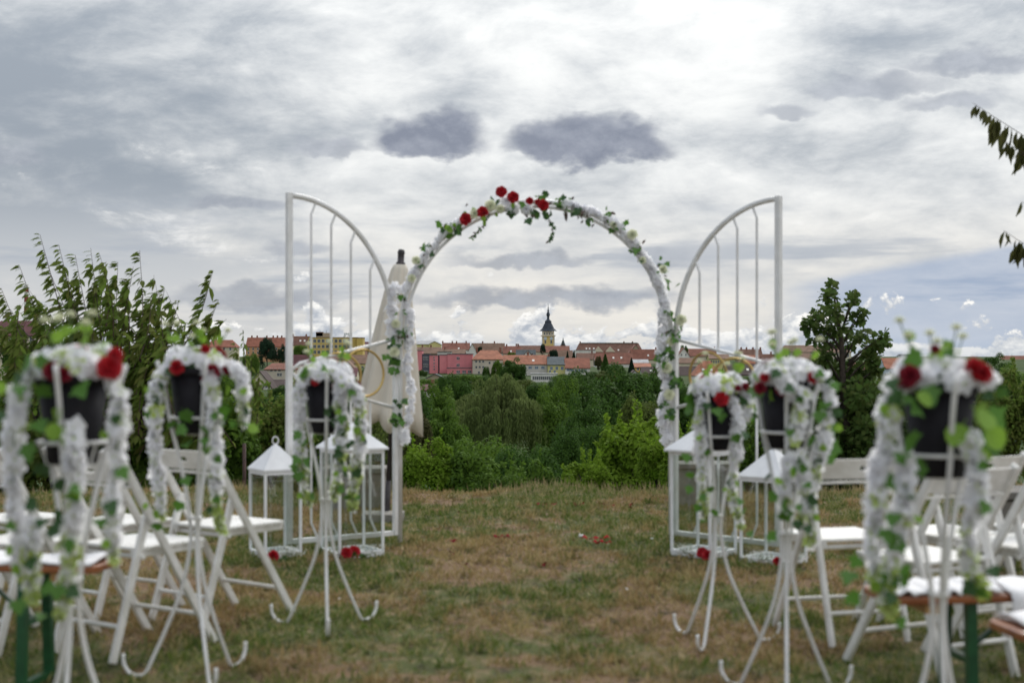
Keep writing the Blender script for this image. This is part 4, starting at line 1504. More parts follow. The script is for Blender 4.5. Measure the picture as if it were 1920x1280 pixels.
def house(name, label, Y, x0, x1, ye, yr, kind='x', depth=11, wall='cream', roof='red', rows=(), chim=(), sky=(), dorm=(), cat='house', lw=None, winm=None, hip=.3, wsize=(1.15, 1.6)):
    cx = (x0 + x1) / 2
    X = (cx - 960) / F * Y
    z0 = terrain(Y) - 1.5
    o = empty(name, (X, Y, z0))
    tag(o, label, cat, 'houses of the town across the valley')
    w = (x1 - x0) / F * Y / 2
    he = P(cx, ye, Y).z - z0
    hr = P(cx, yr, Y + (depth / 2 if kind in ('x', 'hip') else 0)).z - z0
    D = depth
    wm, rm = W[wall], RF[roof] if roof else None
    mb = MB()
    if kind == 'flat':
        mb.box((0, D / 2, he / 2), (2 * w, D, he))
        mb.build('wall', wm, o)
        MB().box((0, D / 2, he + .15), (2 * w + .5, D + .5, .3)).build('roof', rm, o)
    else:
        ov, th = .45, .28
        if kind in ('x', 'hip'):
            hw = w if kind == 'x' else max(.6, w * (1 - hip) - .2)
            # walls, with gables on the ends
            vs = [(-w, 0, 0), (w, 0, 0), (w, D, 0), (-w, D, 0), (-w, 0, he), (w, 0, he), (w, D, he), (-w, D, he)]
            fs = [(0, 1, 5, 4), (2, 3, 7, 6), (0, 3, 2, 1)]
            if kind == 'x':
                vs += [(-w, D / 2, hr - .05), (w, D / 2, hr - .05)]
                fs += [(1, 2, 6, 9, 5), (3, 0, 4, 8, 7)]
            else:
                fs += [(1, 2, 6, 5), (3, 0, 4, 7), (4, 5, 6, 7)]
            mb.add(vs, fs)
            e = ov * (hr - he) / (D / 2)
            if kind == 'x':
                a = w + ov * .5
                top = [(-a, -ov, he - e), (a, -ov, he - e), (a, D / 2, hr), (-a, D / 2, hr), (a, D + ov, he - e), (-a, D + ov, he - e)]
                f = [(0, 1, 2, 3), (3, 2, 4, 5)]
            else:
                a = w + ov
                top = [(-a, -ov, he - e), (a, -ov, he - e), (hw, D / 2, hr), (-hw, D / 2, hr), (a, D + ov, he - e), (-a, D + ov, he - e)]
                f = [(0, 1, 2, 3), (3, 2, 4, 5), (1, 4, 2), (5, 0, 3)]
            slope = lambda x, t: (x, -ov + (D / 2 + ov) * t, (he - e) + (hr - he + e) * t)
        else:                                    # gable end towards the viewer
            vs = [(-w, 0, 0), (w, 0, 0), (w, D, 0), (-w, D, 0), (-w, 0, he), (w, 0, he), (w, D, he), (-w, D, he), (0, 0, hr - .05), (0, D, hr - .05)]
            fs = [(0, 1, 5, 8, 4), (2, 3, 7, 9, 6), (1, 2, 6, 5), (3, 0, 4, 7), (0, 3, 2, 1)]
            mb.add(vs, fs)
            e = ov * (hr - he) / max(w, .1)
            top = [(-w - ov, -ov, he - e), (0, -ov, hr), (w + ov, -ov, he - e), (-w - ov, D + ov, he - e), (0, D + ov, hr), (w + ov, D + ov, he - e)]
            f = [(0, 1, 4, 3), (1, 2, 5, 4)]
        mb.build('wall', wm, o)
        r = MB()
        r.add(top, f)
        ro = r.build('roof', rm, o)
        so = ro.modifiers.new('thick', 'SOLIDIFY')
        so.thickness = th
        so.offset = 0
        if kind in ('x', 'hip'):
            for px_ in chim:
                xx = (px_ - 960) / F * (Y + D / 2) - X
                MB().box((xx, D / 2 + .6, hr + .25), (.9, .7, 2.3)).build('chimney', M['chimney_brick'], ro)
            for px_, t in sky:
                p = slope((px_ - 960) / F * Y - X, t)
                ang = math.atan2(hr - he + e, D / 2 + ov)
                q = MB().box((0, 0, 0), (1.0, 1.5, .5)).build('skylight', W['white'], ro)
                q.location = p
                q.rotation_euler.x = ang
            for px_, t, ww, c in dorm:
                p = slope((px_ - 960) / F * Y - X, t)
                q = MB()
                q.add([(-ww, 0, 0), (ww, 0, 0), (0, 0, ww * 1.1), (-ww, 4, 0), (ww, 4, 0), (0, 4, ww * 1.1)], [(0, 1, 2), (3, 5, 4), (0, 2, 5, 3), (1, 4, 5, 2), (0, 3, 4, 1)])
                q.m = [0, 0, 1, 1, 1]
                d_ = q.build('dormer', [W['cream'], RF[c]], ro)
                d_.location = (p[0], p[1] - .1, p[2] + .1)
    for row in rows:
        py_, a, b, n = row[:4]
        for k in range(n):
            pxx = a + (b - a) * (k / (n - 1) if n > 1 else 0)
            p = P(pxx, py_, Y)
            ww, hh = (row[4], row[5]) if len(row) > 5 else wsize
            link('window', winm or WIN, o, (p.x - X, -.03, p.z - z0), None, (ww, 1, hh))
    return o


# left part, seen through and beside the left gate leaf
house('apartment_block', 'long apartment block with red roof and chimneys behind the dark pine', 900, 461, 542, 649, 633, 'x', 13, 'orange', 'red',
      [(654, 466, 536, 9), (661, 466, 536, 9)], (472, 482, 500, 512, 520, 528), cat='apartment block')
house('house', 'brown roofed house with pale gable left of the yellow office block', 860, 548, 580, 646.5, 630.5, 'x', 12, 'lemon', 'brown', [(652, 554, 574, 4)], (549, 574), [(562, .5), (570, .5)])
ofc = house('office_block', 'flat roofed yellow office block with rows of windows and a green rooftop sign', 820, 578, 668, 633, 633, 'flat', 14, 'yellow', 'tan',
            [(639, 582, 654, 10, 1.75, 2.0), (649.3, 582, 654, 10, 1.75, 2.0), (659.8, 582, 654, 10, 1.75, 2.0)], cat='office block')
MB().box(((604 - 623) / F * 820, 7, P(0, 629, 820).z - ofc.location.z), (8.2, 6, 3.2)).build('rooftop_cabin', W['tan'], ofc)
MB().box(((597 - 623) / F * 820, 6, P(0, 626, 820).z - ofc.location.z), (4.0, 4, 2.4)).build('rooftop_cabin', RF['brown'], ofc)
for q in (597, 609):
    MB().tube([((q - 623) / F * 820, 7, P(0, 626, 820).z - ofc.location.z), ((q - 623) / F * 820, 7, P(0, 619, 820).z - ofc.location.z)], .12, 5).build('antenna', M['dark_metal'], ofc)
cu = bpy.data.curves.new('roof_sign', 'FONT')
cu.body = 'JMB'
cu.size = 3.0
cu.shear = .25
cu.extrude = .15
cu.align_x = 'CENTER'
tmp = bpy.data.objects.new('tmp_sign', cu)
col.objects.link(tmp)
bpy.context.view_layer.update()
sm_ = bpy.data.meshes.new_from_object(tmp.evaluated_get(bpy.context.evaluated_depsgraph_get()))
bpy.data.objects.remove(tmp)
sm_.materials.clear()
sm_.materials.append(mat('sign_green', (.006, .07, .045), .6))
link('roof_sign', sm_, ofc, (P(651.5, 0, 820).x - ofc.location.x, .6, P(0, 630.5, 820).z - ofc.location.z), (R(90), 0, 0))
for q in (646, 651, 656):
    MB().box((P(q, 0, 820).x - ofc.location.x, .8, P(0, 631.5, 820).z - ofc.location.z), (.12, .12, 1.2)).build('sign_post', M['dark_metal'], ofc)
house('house', 'flat yellow annex at the right end of the office block', 815, 668.6, 680, 633.5, 633, 'flat', 12, 'yellow', 'tan', cat='building')
house('house', 'small maroon roof peeping out right of the yellow annex', 900, 680, 692, 649, 641, 'x', 9, 'rose', 'maroon')
house('house', 'dark maroon roof in front of the office block', 640, 535, 584, 684, 665.5, 'x', 11, 'cream', 'maroon', (), (578,))
house('house', 'beige house with red brown half-hip roof left of the gate post', 520, 497, 548, 692, 681, 'hip', 11, 'beige', 'brick', [(693.5, 509, 524, 3, 1.0, 1.1), (702, 522, 526, 2, 1.0, 1.3)])
house('house', 'cream gabled house with dark brown roof at the edge of the shrubs', 470, 474, 500, 712, 696, 'f', 12, 'cream', 'dark')
house('house', 'long low dark brown roof behind the gate post', 440, 504, 570, 729, 712, 'x', 11, 'white', 'dark', (), (548,))
house('house', 'white gable house in front of the long dark roof', 425, 491, 512, 731, 713, 'f', 9, 'white', 'dark', [(724, 500, 504, 2, .8, 1.0)])
house('house', 'white house with orange brown roof beside the gate post', 530, 560, 592, 704, 686, 'x', 11, 'white', 'tan', [(709, 566, 586, 4)])
house('house', 'small pinkish gable house behind the left flower stand', 560, 586, 606, 695, 686, 'f', 9, 'rose', 'dark', [(694, 596, 596, 1, 1, 1)])
house('house', 'yellow house with brown roof behind the golden hoops', 690, 606, 650, 673, 665, 'x', 11, 'yellow', 'brown', [(681, 617, 631, 4, 1.2, 1.7)])
house('house', 'broad brown roof behind the golden hoop and parasol', 720, 655, 712, 681, 665.5, 'x', 13, 'lemon', 'tan', [(689, 673, 700, 5)], (697,))
house('house', 'cream gabled house between the yellow house and broad brown roof', 660, 632, 664, 690, 674, 'f', 12, 'cream', 'tan', [(692, 640, 656, 3)])
house('house', 'dark roof low behind the left flower stand', 500, 606, 668, 704, 690, 'x', 10, 'cream', 'maroon', [(709, 615, 660, 4)])
house('villa', 'cream villa with maroon hipped roof at the left picture edge', 420, -30, 70, 628, 602, 'hip', 14, 'cream', 'maroon', [(636, 6, 60, 4, 1.4, 2.2)], cat='villa')
house('house', 'red roofed cream house right of the peach tree shoots', 780, 385, 441, 650, 637.5, 'hip', 12, 'cream', 'red', [(654, 396, 432, 4)], (405,))
# middle left
house('hall', 'lemon yellow hall with grey metal roof behind the pink school', 950, 770, 812, 645, 639, 'x', 16, 'lemon', 'tin', cat='hall')
house('hall', 'lemon yellow gable end joined to the metal roofed hall', 946, 804, 826, 645, 639.5, 'f', 16, 'lemon', 'tin', cat='hall')
house('house', 'brown roof with two dark chimneys above the pink school', 800, 774, 826, 662, 651, 'x', 12, 'tan', 'tan', (), (792, 808))
house('house', 'red brown roof with chimneys right of the yellow hall', 930, 829, 880, 655, 643, 'x', 12, 'white', 'brick', (), (830, 848, 856, 874), [(860, .2)])
house('house', 'tan roof block just above the pink school', 790, 826, 872, 665, 655, 'x', 11, 'tan', 'tan', (), (834,))
house('house', 'slate grey flat block above the pink school', 780, 820, 846, 660, 655, 'flat', 10, 'grey', 'slate')
house('house', 'large brown roof with white gable left of centre', 900, 884, 946, 661, 643.6, 'x', 14, 'white', 'tan', (), (905, 927))
house('house', 'white gable end standing left of the large brown roof', 895, 878, 893, 657, 643.6, 'f', 5, 'white', 'tan')
house('house', 'red roof between the large brown roof and the tower', 890, 944, 976, 662, 649, 'x', 12, 'cream', 'brick', (), (950, 972), [(958, .3)])
house('house', 'long dark brown roof left of the church tower', 960, 972, 1024, 659, 648, 'x', 13, 'cream', 'brown', (), (968, 971))
house('house', 'reddish roof under the church tower', 955, 1022, 1068, 660, 648.5, 'x', 13, 'cream', 'brick', (), ())
house('house', 'grey roof with white gables in front of the dark brown roof', 800, 968, 1004, 667, 656, 'x', 9, 'white', 'slate', [(664, 986, 998, 3)])
house('house', 'white gable with dark opening before the grey roof', 790, 983, 996, 664, 656.5, 'f', 8, 'white', 'dark', [(662, 989, 989, 1, 1.0, 1.2)])
house('house', 'tan roof right of the tower foot', 830, 1044, 1074, 672, 657, 'x', 11, 'cream', 'tan')
# the pink school: one building in several blocks
sch = house('school_building', 'pink school building with grey glazed stair tower', 650, 839, 885.5, 664, 664, 'flat', 14, 'pink', 'slate',
            [(671.5, 857.5, 860.5, 2, .62, 1.4), (684.5, 857.5, 860.5, 2, .62, 1.4)], cat='school')


def sch_block(nm, x0, x1, yt, dy, dep, wm, roof=True):
    a, b = P(x0, yt, 650), P(x1, yt, 650)
    top = a.z - sch.location.z
    q = MB().box(((a.x + b.x) / 2 - sch.location.x, dy + dep / 2, top / 2), (b.x - a.x, dep, top)).build(nm, W[wm], sch)
    if roof: MB().box(((a.x + b.x) / 2 - sch.location.x, dy + dep / 2, top + .12), (b.x - a.x + .3, dep + .3, .24)).build('roof', RF['slate'], q)
    return q


sch_block('low_wing', 839.3, 900, 690, -6, 6, 'pink')
sch_block('link_block', 824, 838.8, 665.5, .6, 12, 'pink')
sch_block('dark_strip', 821.5, 823.7, 666, 1.4, 10, 'slate', False)
sch_block('side_block', 805, 821.3, 666, .4, 12, 'pink')
sch_block('stair_tower', 791.2, 804.8, 664, .9, 11, 'slate')
sch_block('end_block', 772, 791, 657.5, .2, 12, 'pink')


def sch_win(x, y, dy, w, h):
    p = P(x, y, 650)
    link('window', WIN, sch, (p.x - sch.location.x, dy - .03, p.z - sch.location.z), None, (w, 1, h))


for x in (860, 871, 881.5, 893):
    for dx in (-1.7, 1.7):
        for dy in (-2.4, 2.4):
            sch_win(x + dx, 698.5 + dy, -6, .75, 1.1)
for y in (671.5, 685, 697.5):
    for x in (793.8, 796.6, 799.4, 802):
        sch_win(x, y, .9, .55, 1.3)
for y in (670, 675, 681, 687, 692):
    sch_win(814, y, .4, .6, .7)
for y in (671, 678, 686):
    sch_win(779, y, .2, .7, 1.0)
# middle
house('house', 'pale corner house with red hipped roof right of the pink school', 640, 886, 946, 673, 657, 'hip', 15, 'beige', 'orange',
      [(677.5, 893, 906, 3, .9, 1.1), (688, 893, 906, 3, .9, 1.1), (698, 898, 906, 2, .9, 1.1), (680, 918, 936, 3, .9, 1.1)], (894, 938), hip=.45)
house('house', 'long row house with orange red roof above the willow', 620, 944, 1026.5, 682, 666, 'x', 13, 'grey', 'orange', [(689, 994, 1018, 3, 1.6, 1.2), (689, 960, 984, 3, 1.2, 1.2)], (990,), [(1000, .4)], winm=WINB)
house('house', 'yellow row house with slate grey roof right of centre', 618, 1027, 1059.5, 683, 669, 'x', 13, 'lemon', 'slate', [(690, 1034, 1054, 3, 1.2, 1.5), (696, 1031, 1040, 2, 1.0, 1.0)], (1029,), winm=WINB)
house('annex', 'low white flat annex with a row of dark windows above the willow', 560, 996, 1045, 701, 701, 'flat', 9, 'white', 'tin',
      [(708.5, 1000, 1041, 12, .65, 1.5)], cat='annex')
house('house', 'white row house with red tiled roof right of the yellow row house', 616, 1060, 1106, 689, 671.5, 'x', 12, 'white', 'red', [(693, 1065, 1070, 2, 1.2, 1.2), (695, 1074, 1098, 5, .8, 1.4)], (), winm=WINB)
house('house', 'castle wing with long dark roof and green ridge right of the tower', 980, 1080, 1206, 661, 643.6, 'hip', 17, 'tan', 'brown', (), (1088, 1170, 1186), [(1100, .45), (1106, .45), (1114, .45), (1121, .45), (1160, .3)],
      [(1122, .12, 3.5, 'orange'), (1144, .12, 3.5, 'orange')], cat='castle wing', hip=.10)
MB().box((0, 8.5, P(0, 643.3, 988.5).z - (terrain(980) - 1.5)), (40, .8, .7)).build('ridge_cap', RF['green'], [o_ for o_ in bpy.data.objects if o_.get('category') == 'castle wing'][0])
house('house', 'red cross gable in front of the castle wing', 930, 1178, 1206, 664, 646, 'f', 14, 'tan', 'brick')
house('house', 'low white wall house in front of the castle wing', 900, 1078, 1117, 657, 656, 'flat', 8, 'white', 'tin')
house('house', 'dark brown roof below the low white wall', 800, 1082, 1120, 673, 662, 'x', 11, 'cream', 'brown', (), (1110,))
house('house', 'broad red brown roof with skylights below the castle wing', 760, 1116, 1188, 681, 662, 'x', 14, 'white', 'brick', (), (1134,), [(1151, .55), (1166, .55)])
house('house', 'brown roof just left of the right arch post', 860, 1184, 1234, 673, 655, 'x', 12, 'cream', 'brick', (), (1230,), [(1216, .4)])
house('house', 'yellow house with pale pink flat roof above the dark trees', 640, 1188, 1221, 688, 681, 'x', 10, 'yellow', 'orange', [(691, 1196, 1212, 3)])
house('house', 'pale roof strip behind the yellow house', 700, 1186, 1216, 680, 674, 'x', 9, 'white', 'tin')
house('house', 'white gable with dark window above the dark trees', 560, 1183, 1198, 701, 694, 'f', 9, 'white', 'dark', [(702, 1190, 1190, 1, 1.1, 1.4)])
house('house', 'dark brown roof left of the right arch post', 575, 1204, 1250, 702, 688, 'x', 10, 'white', 'dark', [(705, 1212, 1240, 3)], (), [(1222, .5), (1232, .5)])
# right part, through the right gate leaf
house('house', 'white timbered gable just right of the arch post', 860, 1268, 1296, 671, 652, 'f', 10, 'white', 'brick', [(665, 1278, 1286, 2, .8, 1.2)])
house('house', 'brown roof behind the top of the right golden hoop', 880, 1293, 1344, 667, 654, 'x', 12, 'cream', 'brick', (), (1340,))
house('house', 'tan roofed house left inside the right golden hoop', 760, 1266, 1308, 680, 671, 'x', 9, 'cream', 'tan')
house('house', 'pale house with red hipped roof inside the right golden hoop', 560, 1304, 1352, 703, 677, 'hip', 14, 'white', 'orange', [(710, 1310, 1344, 5)], (), [(1320, .4), (1335, .4)], hip=.6)
house('house', 'yellow house with small windows between the golden hoops', 720, 1330, 1368, 672, 664, 'x', 10, 'lemon', 'tan', [(678, 1334, 1356, 6, .8, 1.6)])
house('house', 'large dark roof behind the inner right golden hoop', 590, 1362, 1446, 702, 683, 'x', 13, 'lemon', 'dark', [(708, 1372, 1436, 6)], (), [(1390, .5), (1404, .5), (1420, .5)])
house('house', 'brown roofed block left of the right outer gate post', 860, 1384, 1430, 668, 655, 'x', 12, 'tan', 'brown', (), (1390, 1400, 1412, 1426))
house('house', 'orange hipped roof in front of the brown roofed block', 800, 1396, 1434, 681, 666, 'hip', 12, 'cream', 'orange')
house('house', 'brown hipped roof at the right outer gate post', 790, 1424, 1462, 680, 664, 'hip', 12, 'cream', 'brown', (), (1446,))
house('house', 'dark roofed house right of the arch post above the trees', 600, 1262, 1312, 703, 687, 'x', 11, 'white', 'dark', [(708, 1270, 1300, 5)])
house('barracks', 'long cream building with red brown roof left of the oak', 900, 1466, 1596, 659.5, 647.4, 'hip', 16, 'cream', 'tan', [(666, 1468, 1590, 20, 1.3, 2.4), (675, 1468, 1590, 20, 1.3, 2.0)], (), (), hip=.14, cat='building')
house('house', 'red brown roof in front of the long cream building', 780, 1484, 1530, 674, 662, 'hip', 12, 'cream', 'tan')
house('house', 'pale blue gable below the long cream building', 620, 1473, 1500, 688, 677, 'f', 10, 'paleblue', 'dark')
house('house', 'dark slate roof beside the pale blue gable', 640, 1498, 1560, 688, 676, 'x', 11, 'grey', 'dark', (), (), [(1510, .5), (1522, .5)])
house('house', 'white house glimpsed through the oak', 560, 1592, 1640, 709, 700, 'x', 10, 'white', 'tan', [(714, 1600, 1630, 3)])
house('house', 'brown roof glimpsed right of the oak', 640, 1600, 1664, 690, 680, 'x', 11, 'rose', 'brick', [(695, 1640, 1660, 3)])
house('house', 'pale blue house with red roof right of the oak', 600, 1660, 1712, 690, 671.5, 'x', 12, 'paleblue', 'orange', [(698, 1670, 1676, 2, 1.0, 1.2), (700, 1690, 1706, 3, 1.0, 1.2)])
house('house', 'low red roof on the horizon at the right picture edge', 1000, 1880, 1960, 676, 667, 'x', 12, 'cream', 'brick')
house('house', 'dark roof below the parasol hem above the green bushes', 380, 781, 815, 731, 721, 'x', 10, 'grey', 'maroon', (), (811,))
house('house', 'tan gabled shed in front of the pink school', 560, 800, 832, 708, 701, 'f', 8, 'tan', 'slate')

# church tower
ct = empty('church_tower', (P(1027.8, 0, 1000).x, 1000, terrain(1000) - 1))
tag(ct, 'yellow church tower with dark onion spire standing above the roofs', 'church tower')
TZ = lambda py: P(0, py, 1000).z - ct.location.z
px1 = 1000 / F
hb = 11.6 * px1
MB().box((0, 0, TZ(630) / 2), (hb * 2, hb * 2, TZ(630))).build('shaft', W['gold'], ct)
MB().box((0, 0, TZ(629.3)), (hb * 2 + 1.6, hb * 2 + 1.6, .7)).build('cornice', W['cream'], ct)
MB().box((0, 0, (TZ(629) + TZ(621)) / 2), (hb * 1.9, hb * 1.9, TZ(621) - TZ(629))).build('belfry', W['cream'], ct)
for s in (-1, 1):
    MB().box((s * (hb - .35), -hb - .06, TZ(630) / 2), (.9, .3, TZ(630) - .5)).build('corner_pilaster', W['cream'], ct)
for x in (-5.6, 5.6):
    link('window', WIN, ct, (x * px1, -hb - .05, TZ(640.5)), None, (1.25, 1, 2.8))
    MB().lathe([(.0, 0), (1.15, .02), (1.15, .16), (0, .18)], 20, cap=False).build('clock_face', W['paleblue'], ct).matrix_local = Matrix.Translation((x * px1, -hb - .02, TZ(634.4))) @ Matrix.Rotation(R(90), 4, 'X')
for x in (-7.2, -2.4, 2.4, 7.2):
    link('window', WIN, ct, (x * px1, -hb * .95 - .05, TZ(625.4)), None, (.8, 1, 1.7))
prof = [(16.0, 620.5), (14.2, 619), (10.6, 615.5), (9.0, 612), (8.6, 609), (7.0, 606.2), (6.4, 605.4), (6.6, 603.6), (6.2, 601.8), (4.2, 600), (3.0, 598.8), (2.4, 598.4), (2.4, 593), (3.4, 592), (3.6, 589.6), (2.9, 587),
        (1.4, 584.6), (1.9, 582.8), (1.2, 581), (.8, 578), (1.0, 576.4), (.45, 575), (.3, 569)]
MB().lathe([(r * px1 * (1.06 if i < 4 else .95), TZ(y)) for i, (r, y) in enumerate(prof)], 8).build('onion_spire', roofmat('spire', (.055, .068, .090)), ct)
ss = empty('ridge_turret', (P(1055.8, 0, 1002).x, 1002, terrain(1000) - 1))
tag(ss, 'slender dark ridge turret just right of the church tower', 'turret')
MB().lathe([(1.3, 0), (1.3, TZ(645)), (1.5, TZ(644)), (.9, TZ(641.5)), (.9, TZ(640)), (.4, TZ(637.5)), (.12, TZ(633))], 8).build('spirelet', RF['slate'], ss)
MB().lathe([(1.9, TZ(648)), (1.9, TZ(646.5)), (1.35, TZ(646))], 8).build('collar', RF['dark'], ss)

# striped chimney stack far left
cs = empty('factory_chimney', (P(49.5, 0, 1100).x, 1100, terrain(1100)))
tag(cs, 'tall red and white striped factory chimney left of the peach tree', 'chimney')
CZ = lambda py: P(0, py, 1100).z - cs.location.z
pe = 1100 / F
yb = [680, 604, 588, 575, 566, 556, 547, 540, 533]
for i in range(len(yb) - 1):
    r0, r1 = (4.6 - .12 * i) * pe, (4.6 - .12 * (i + 1)) * pe
    MB().lathe([(r0, CZ(yb[i])), (r1, CZ(yb[i + 1]))], 20).build('band', W['darkred'] if i % 2 == 0 else W['white'], cs, smooth=False)
MB().lathe([(5.6 * pe, CZ(541)), (5.6 * pe, CZ(539.6))], 20).build('gallery', M['dark_metal'], cs)


# ------------------------------------------------------------------ trees
def crown_mesh(name, seed, nl, n, leaf, material, tmpl=KITE, low=.0, lobe=(.17, .31), shape=1.0, sprigs=0):
    """unit crown: radius 1, height 0..1, uneven lobes of leaf-sized faces"""
    rg = np.random.default_rng(seed)
    u = rv(rg, nl)
    u[:, 2] = rg.random(nl) * 1.0 - .35
    u /= np.linalg.norm(u, axis=1, keepdims=True)
    c = u * (rg.random((nl, 1)) ** .6 * .34 + .50)
    if shape != 1.0:
        c[:, :2] *= (1 - np.clip(c[:, 2:3], 0, 1) * shape * .7)
    r = lobe[0] + (lobe[1] - lobe[0]) * rg.random(nl)
    k = rg.integers(0, nl, n)
    v = rv(rg, n)
    v[:, 2] = np.where(v[:, 2] < -.25, -v[:, 2], v[:, 2])
    pos = c[k] + v * (r[k] * (.72 + .36 * rg.random(n)))[:, None]
    nrm = v * 1.0 + rg.normal(size=(n, 3)) * .28 + np.array([0, 0, .25])
    d = np.cross(nrm, rv(rg, n)) + np.array([0, 0, -.12])
    if sprigs:                                # shoots that break the outline
        for _ in range(sprigs):
            sdir = rv(rg, 1)[0]
            sdir[2] = abs(sdir[2]) * .9 + .15
            sdir /= np.linalg.norm(sdir)
            m_ = 46
            tt = rg.random(m_)
            reach = 1.0 + .20 * rg.random()
            sp = sdir * (.62 + (reach - .62) * tt)[:, None] + rg.normal(size=(m_, 3)) * (.055 * (1.15 - tt))[:, None]
            pos = np.concatenate([pos, sp])
            nn = rv(rg, m_) + np.array([0, 0, .5])
            nrm = np.concatenate([nrm, nn])
            d = np.concatenate([d, sdir * .6 + rv(rg, m_)])
        n = len(pos)
    lo, hi = np.percentile(pos[:, 2], [1.0, 99.3])
    pos[:, 2] = (pos[:, 2] - lo) / (hi - lo)
    pos[:, 2] *= 2.0          # unit crown: radius 1, height 2
    pos[:, :2] /= np.percentile(np.linalg.norm(pos[:, :2], axis=1), 97)
    sz = leaf * (.65 + .7 * rg.random(len(pos)))
    rot = frames(d, nrm)
    return scatter(name, *tmpl, pos, rot, np.stack([sz, sz * 1.35, sz], 1), material)


TRUNK = MB()
TRUNK.tube([(0, 0, -.15), (.01, 0, .1), (-.01, .01, .35), (.02, 0, .62)], [.075, .055, .04, .018], 8)
for a in range(6):
    an = a * 1.05 + .4
    z = .22 + .06 * a
    TRUNK.tube([(0, 0, z), (.25 * math.cos(an), .25 * math.sin(an), z + .14), (.55 * math.cos(an), .55 * math.sin(an), z + .28)], [.03, .02, .006], 6)
TRUNKM = TRUNK.mesh('trunk', M['bark'], True)

FARC = [crown_mesh('far_crown', 100 + i, 80, 17000, .060, M['dark_leaf']) for i in range(4)]
POINTC = [crown_mesh('upright_crown', 120 + i, 56, 12000, .064, M['dark_leaf'], shape=1.1) for i in range(2)]
BUSHC = [crown_mesh('bush_crown', 140 + i, 64, 10500, .074, M['bright_leaf'], LEAF, lobe=(.15, .29), sprigs=18) for i in range(3)]
# conifer: tiers of short sprays
_rg = np.random.default_rng(9)
_n = 5000
_h = _rg.random(_n) ** .8
_a = _rg.random(_n) * 2 * np.pi
_r = (1 - _h) ** .9 * (.35 + .65 * _rg.random(_n) ** .5) * (.82 + .25 * np.sin(_h * 60 + _a * 2))
_pos = np.stack([_r * np.cos(_a), _r * np.sin(_a), _h * .97 + .03], 1)
_d = np.stack([np.cos(_a), np.sin(_a), -.25 - 0 * _a], 1) + _rg.normal(size=(_n, 3)) * .25
CONIF = scatter('conifer_crown', *KITE, _pos, frames(_d, np.array([0, 0, 1]) + _rg.normal(size=(_n, 3)) * .4), np.stack([.10 + 0 * _h, .26 * (1.1 - _h * .6), .08 + 0 * _h], 1), M['conifer_leaf'])


def tree(label, px, ytop, wpx, Y, meshes, material, seed, name='tree', hmin=None, dz=0.0, base=None, group=None):
    rnd = random.Random(seed)
    X = (px - 960) / F * Y
    z0 = (terrain(Y) if base is None else base) + dz
    top = P(px, ytop, Y).z
    H = max(top - z0, .5)
    w = wpx / F * Y / 2
    o = empty(name, (X, Y, z0), rnd.uniform(0, 6.28))
    tag(o, label, 'tree' if 'bush' not in name and 'shrub' not in name else 'bush', group)
    hb = hmin if hmin is not None else .12
    me = rnd.choice(meshes)
    ch = min(H * (1 - hb), 2 * w * (1.15 if name == 'bush' else 1.45 if me is not CONIF else 5))
    c = link('crown', me, o, (0, 0, H - ch), (0, 0, 0), (w, w * rnd.uniform(.9, 1.15), ch / (1 if me is CONIF else 2)))
    c.material_slots[0].link = 'OBJECT'
    c.material_slots[0].material = M[material]
    link('trunk', TRUNKM, o, None, None, (min(w, H * .5), min(w, H * .5), H))
    return o


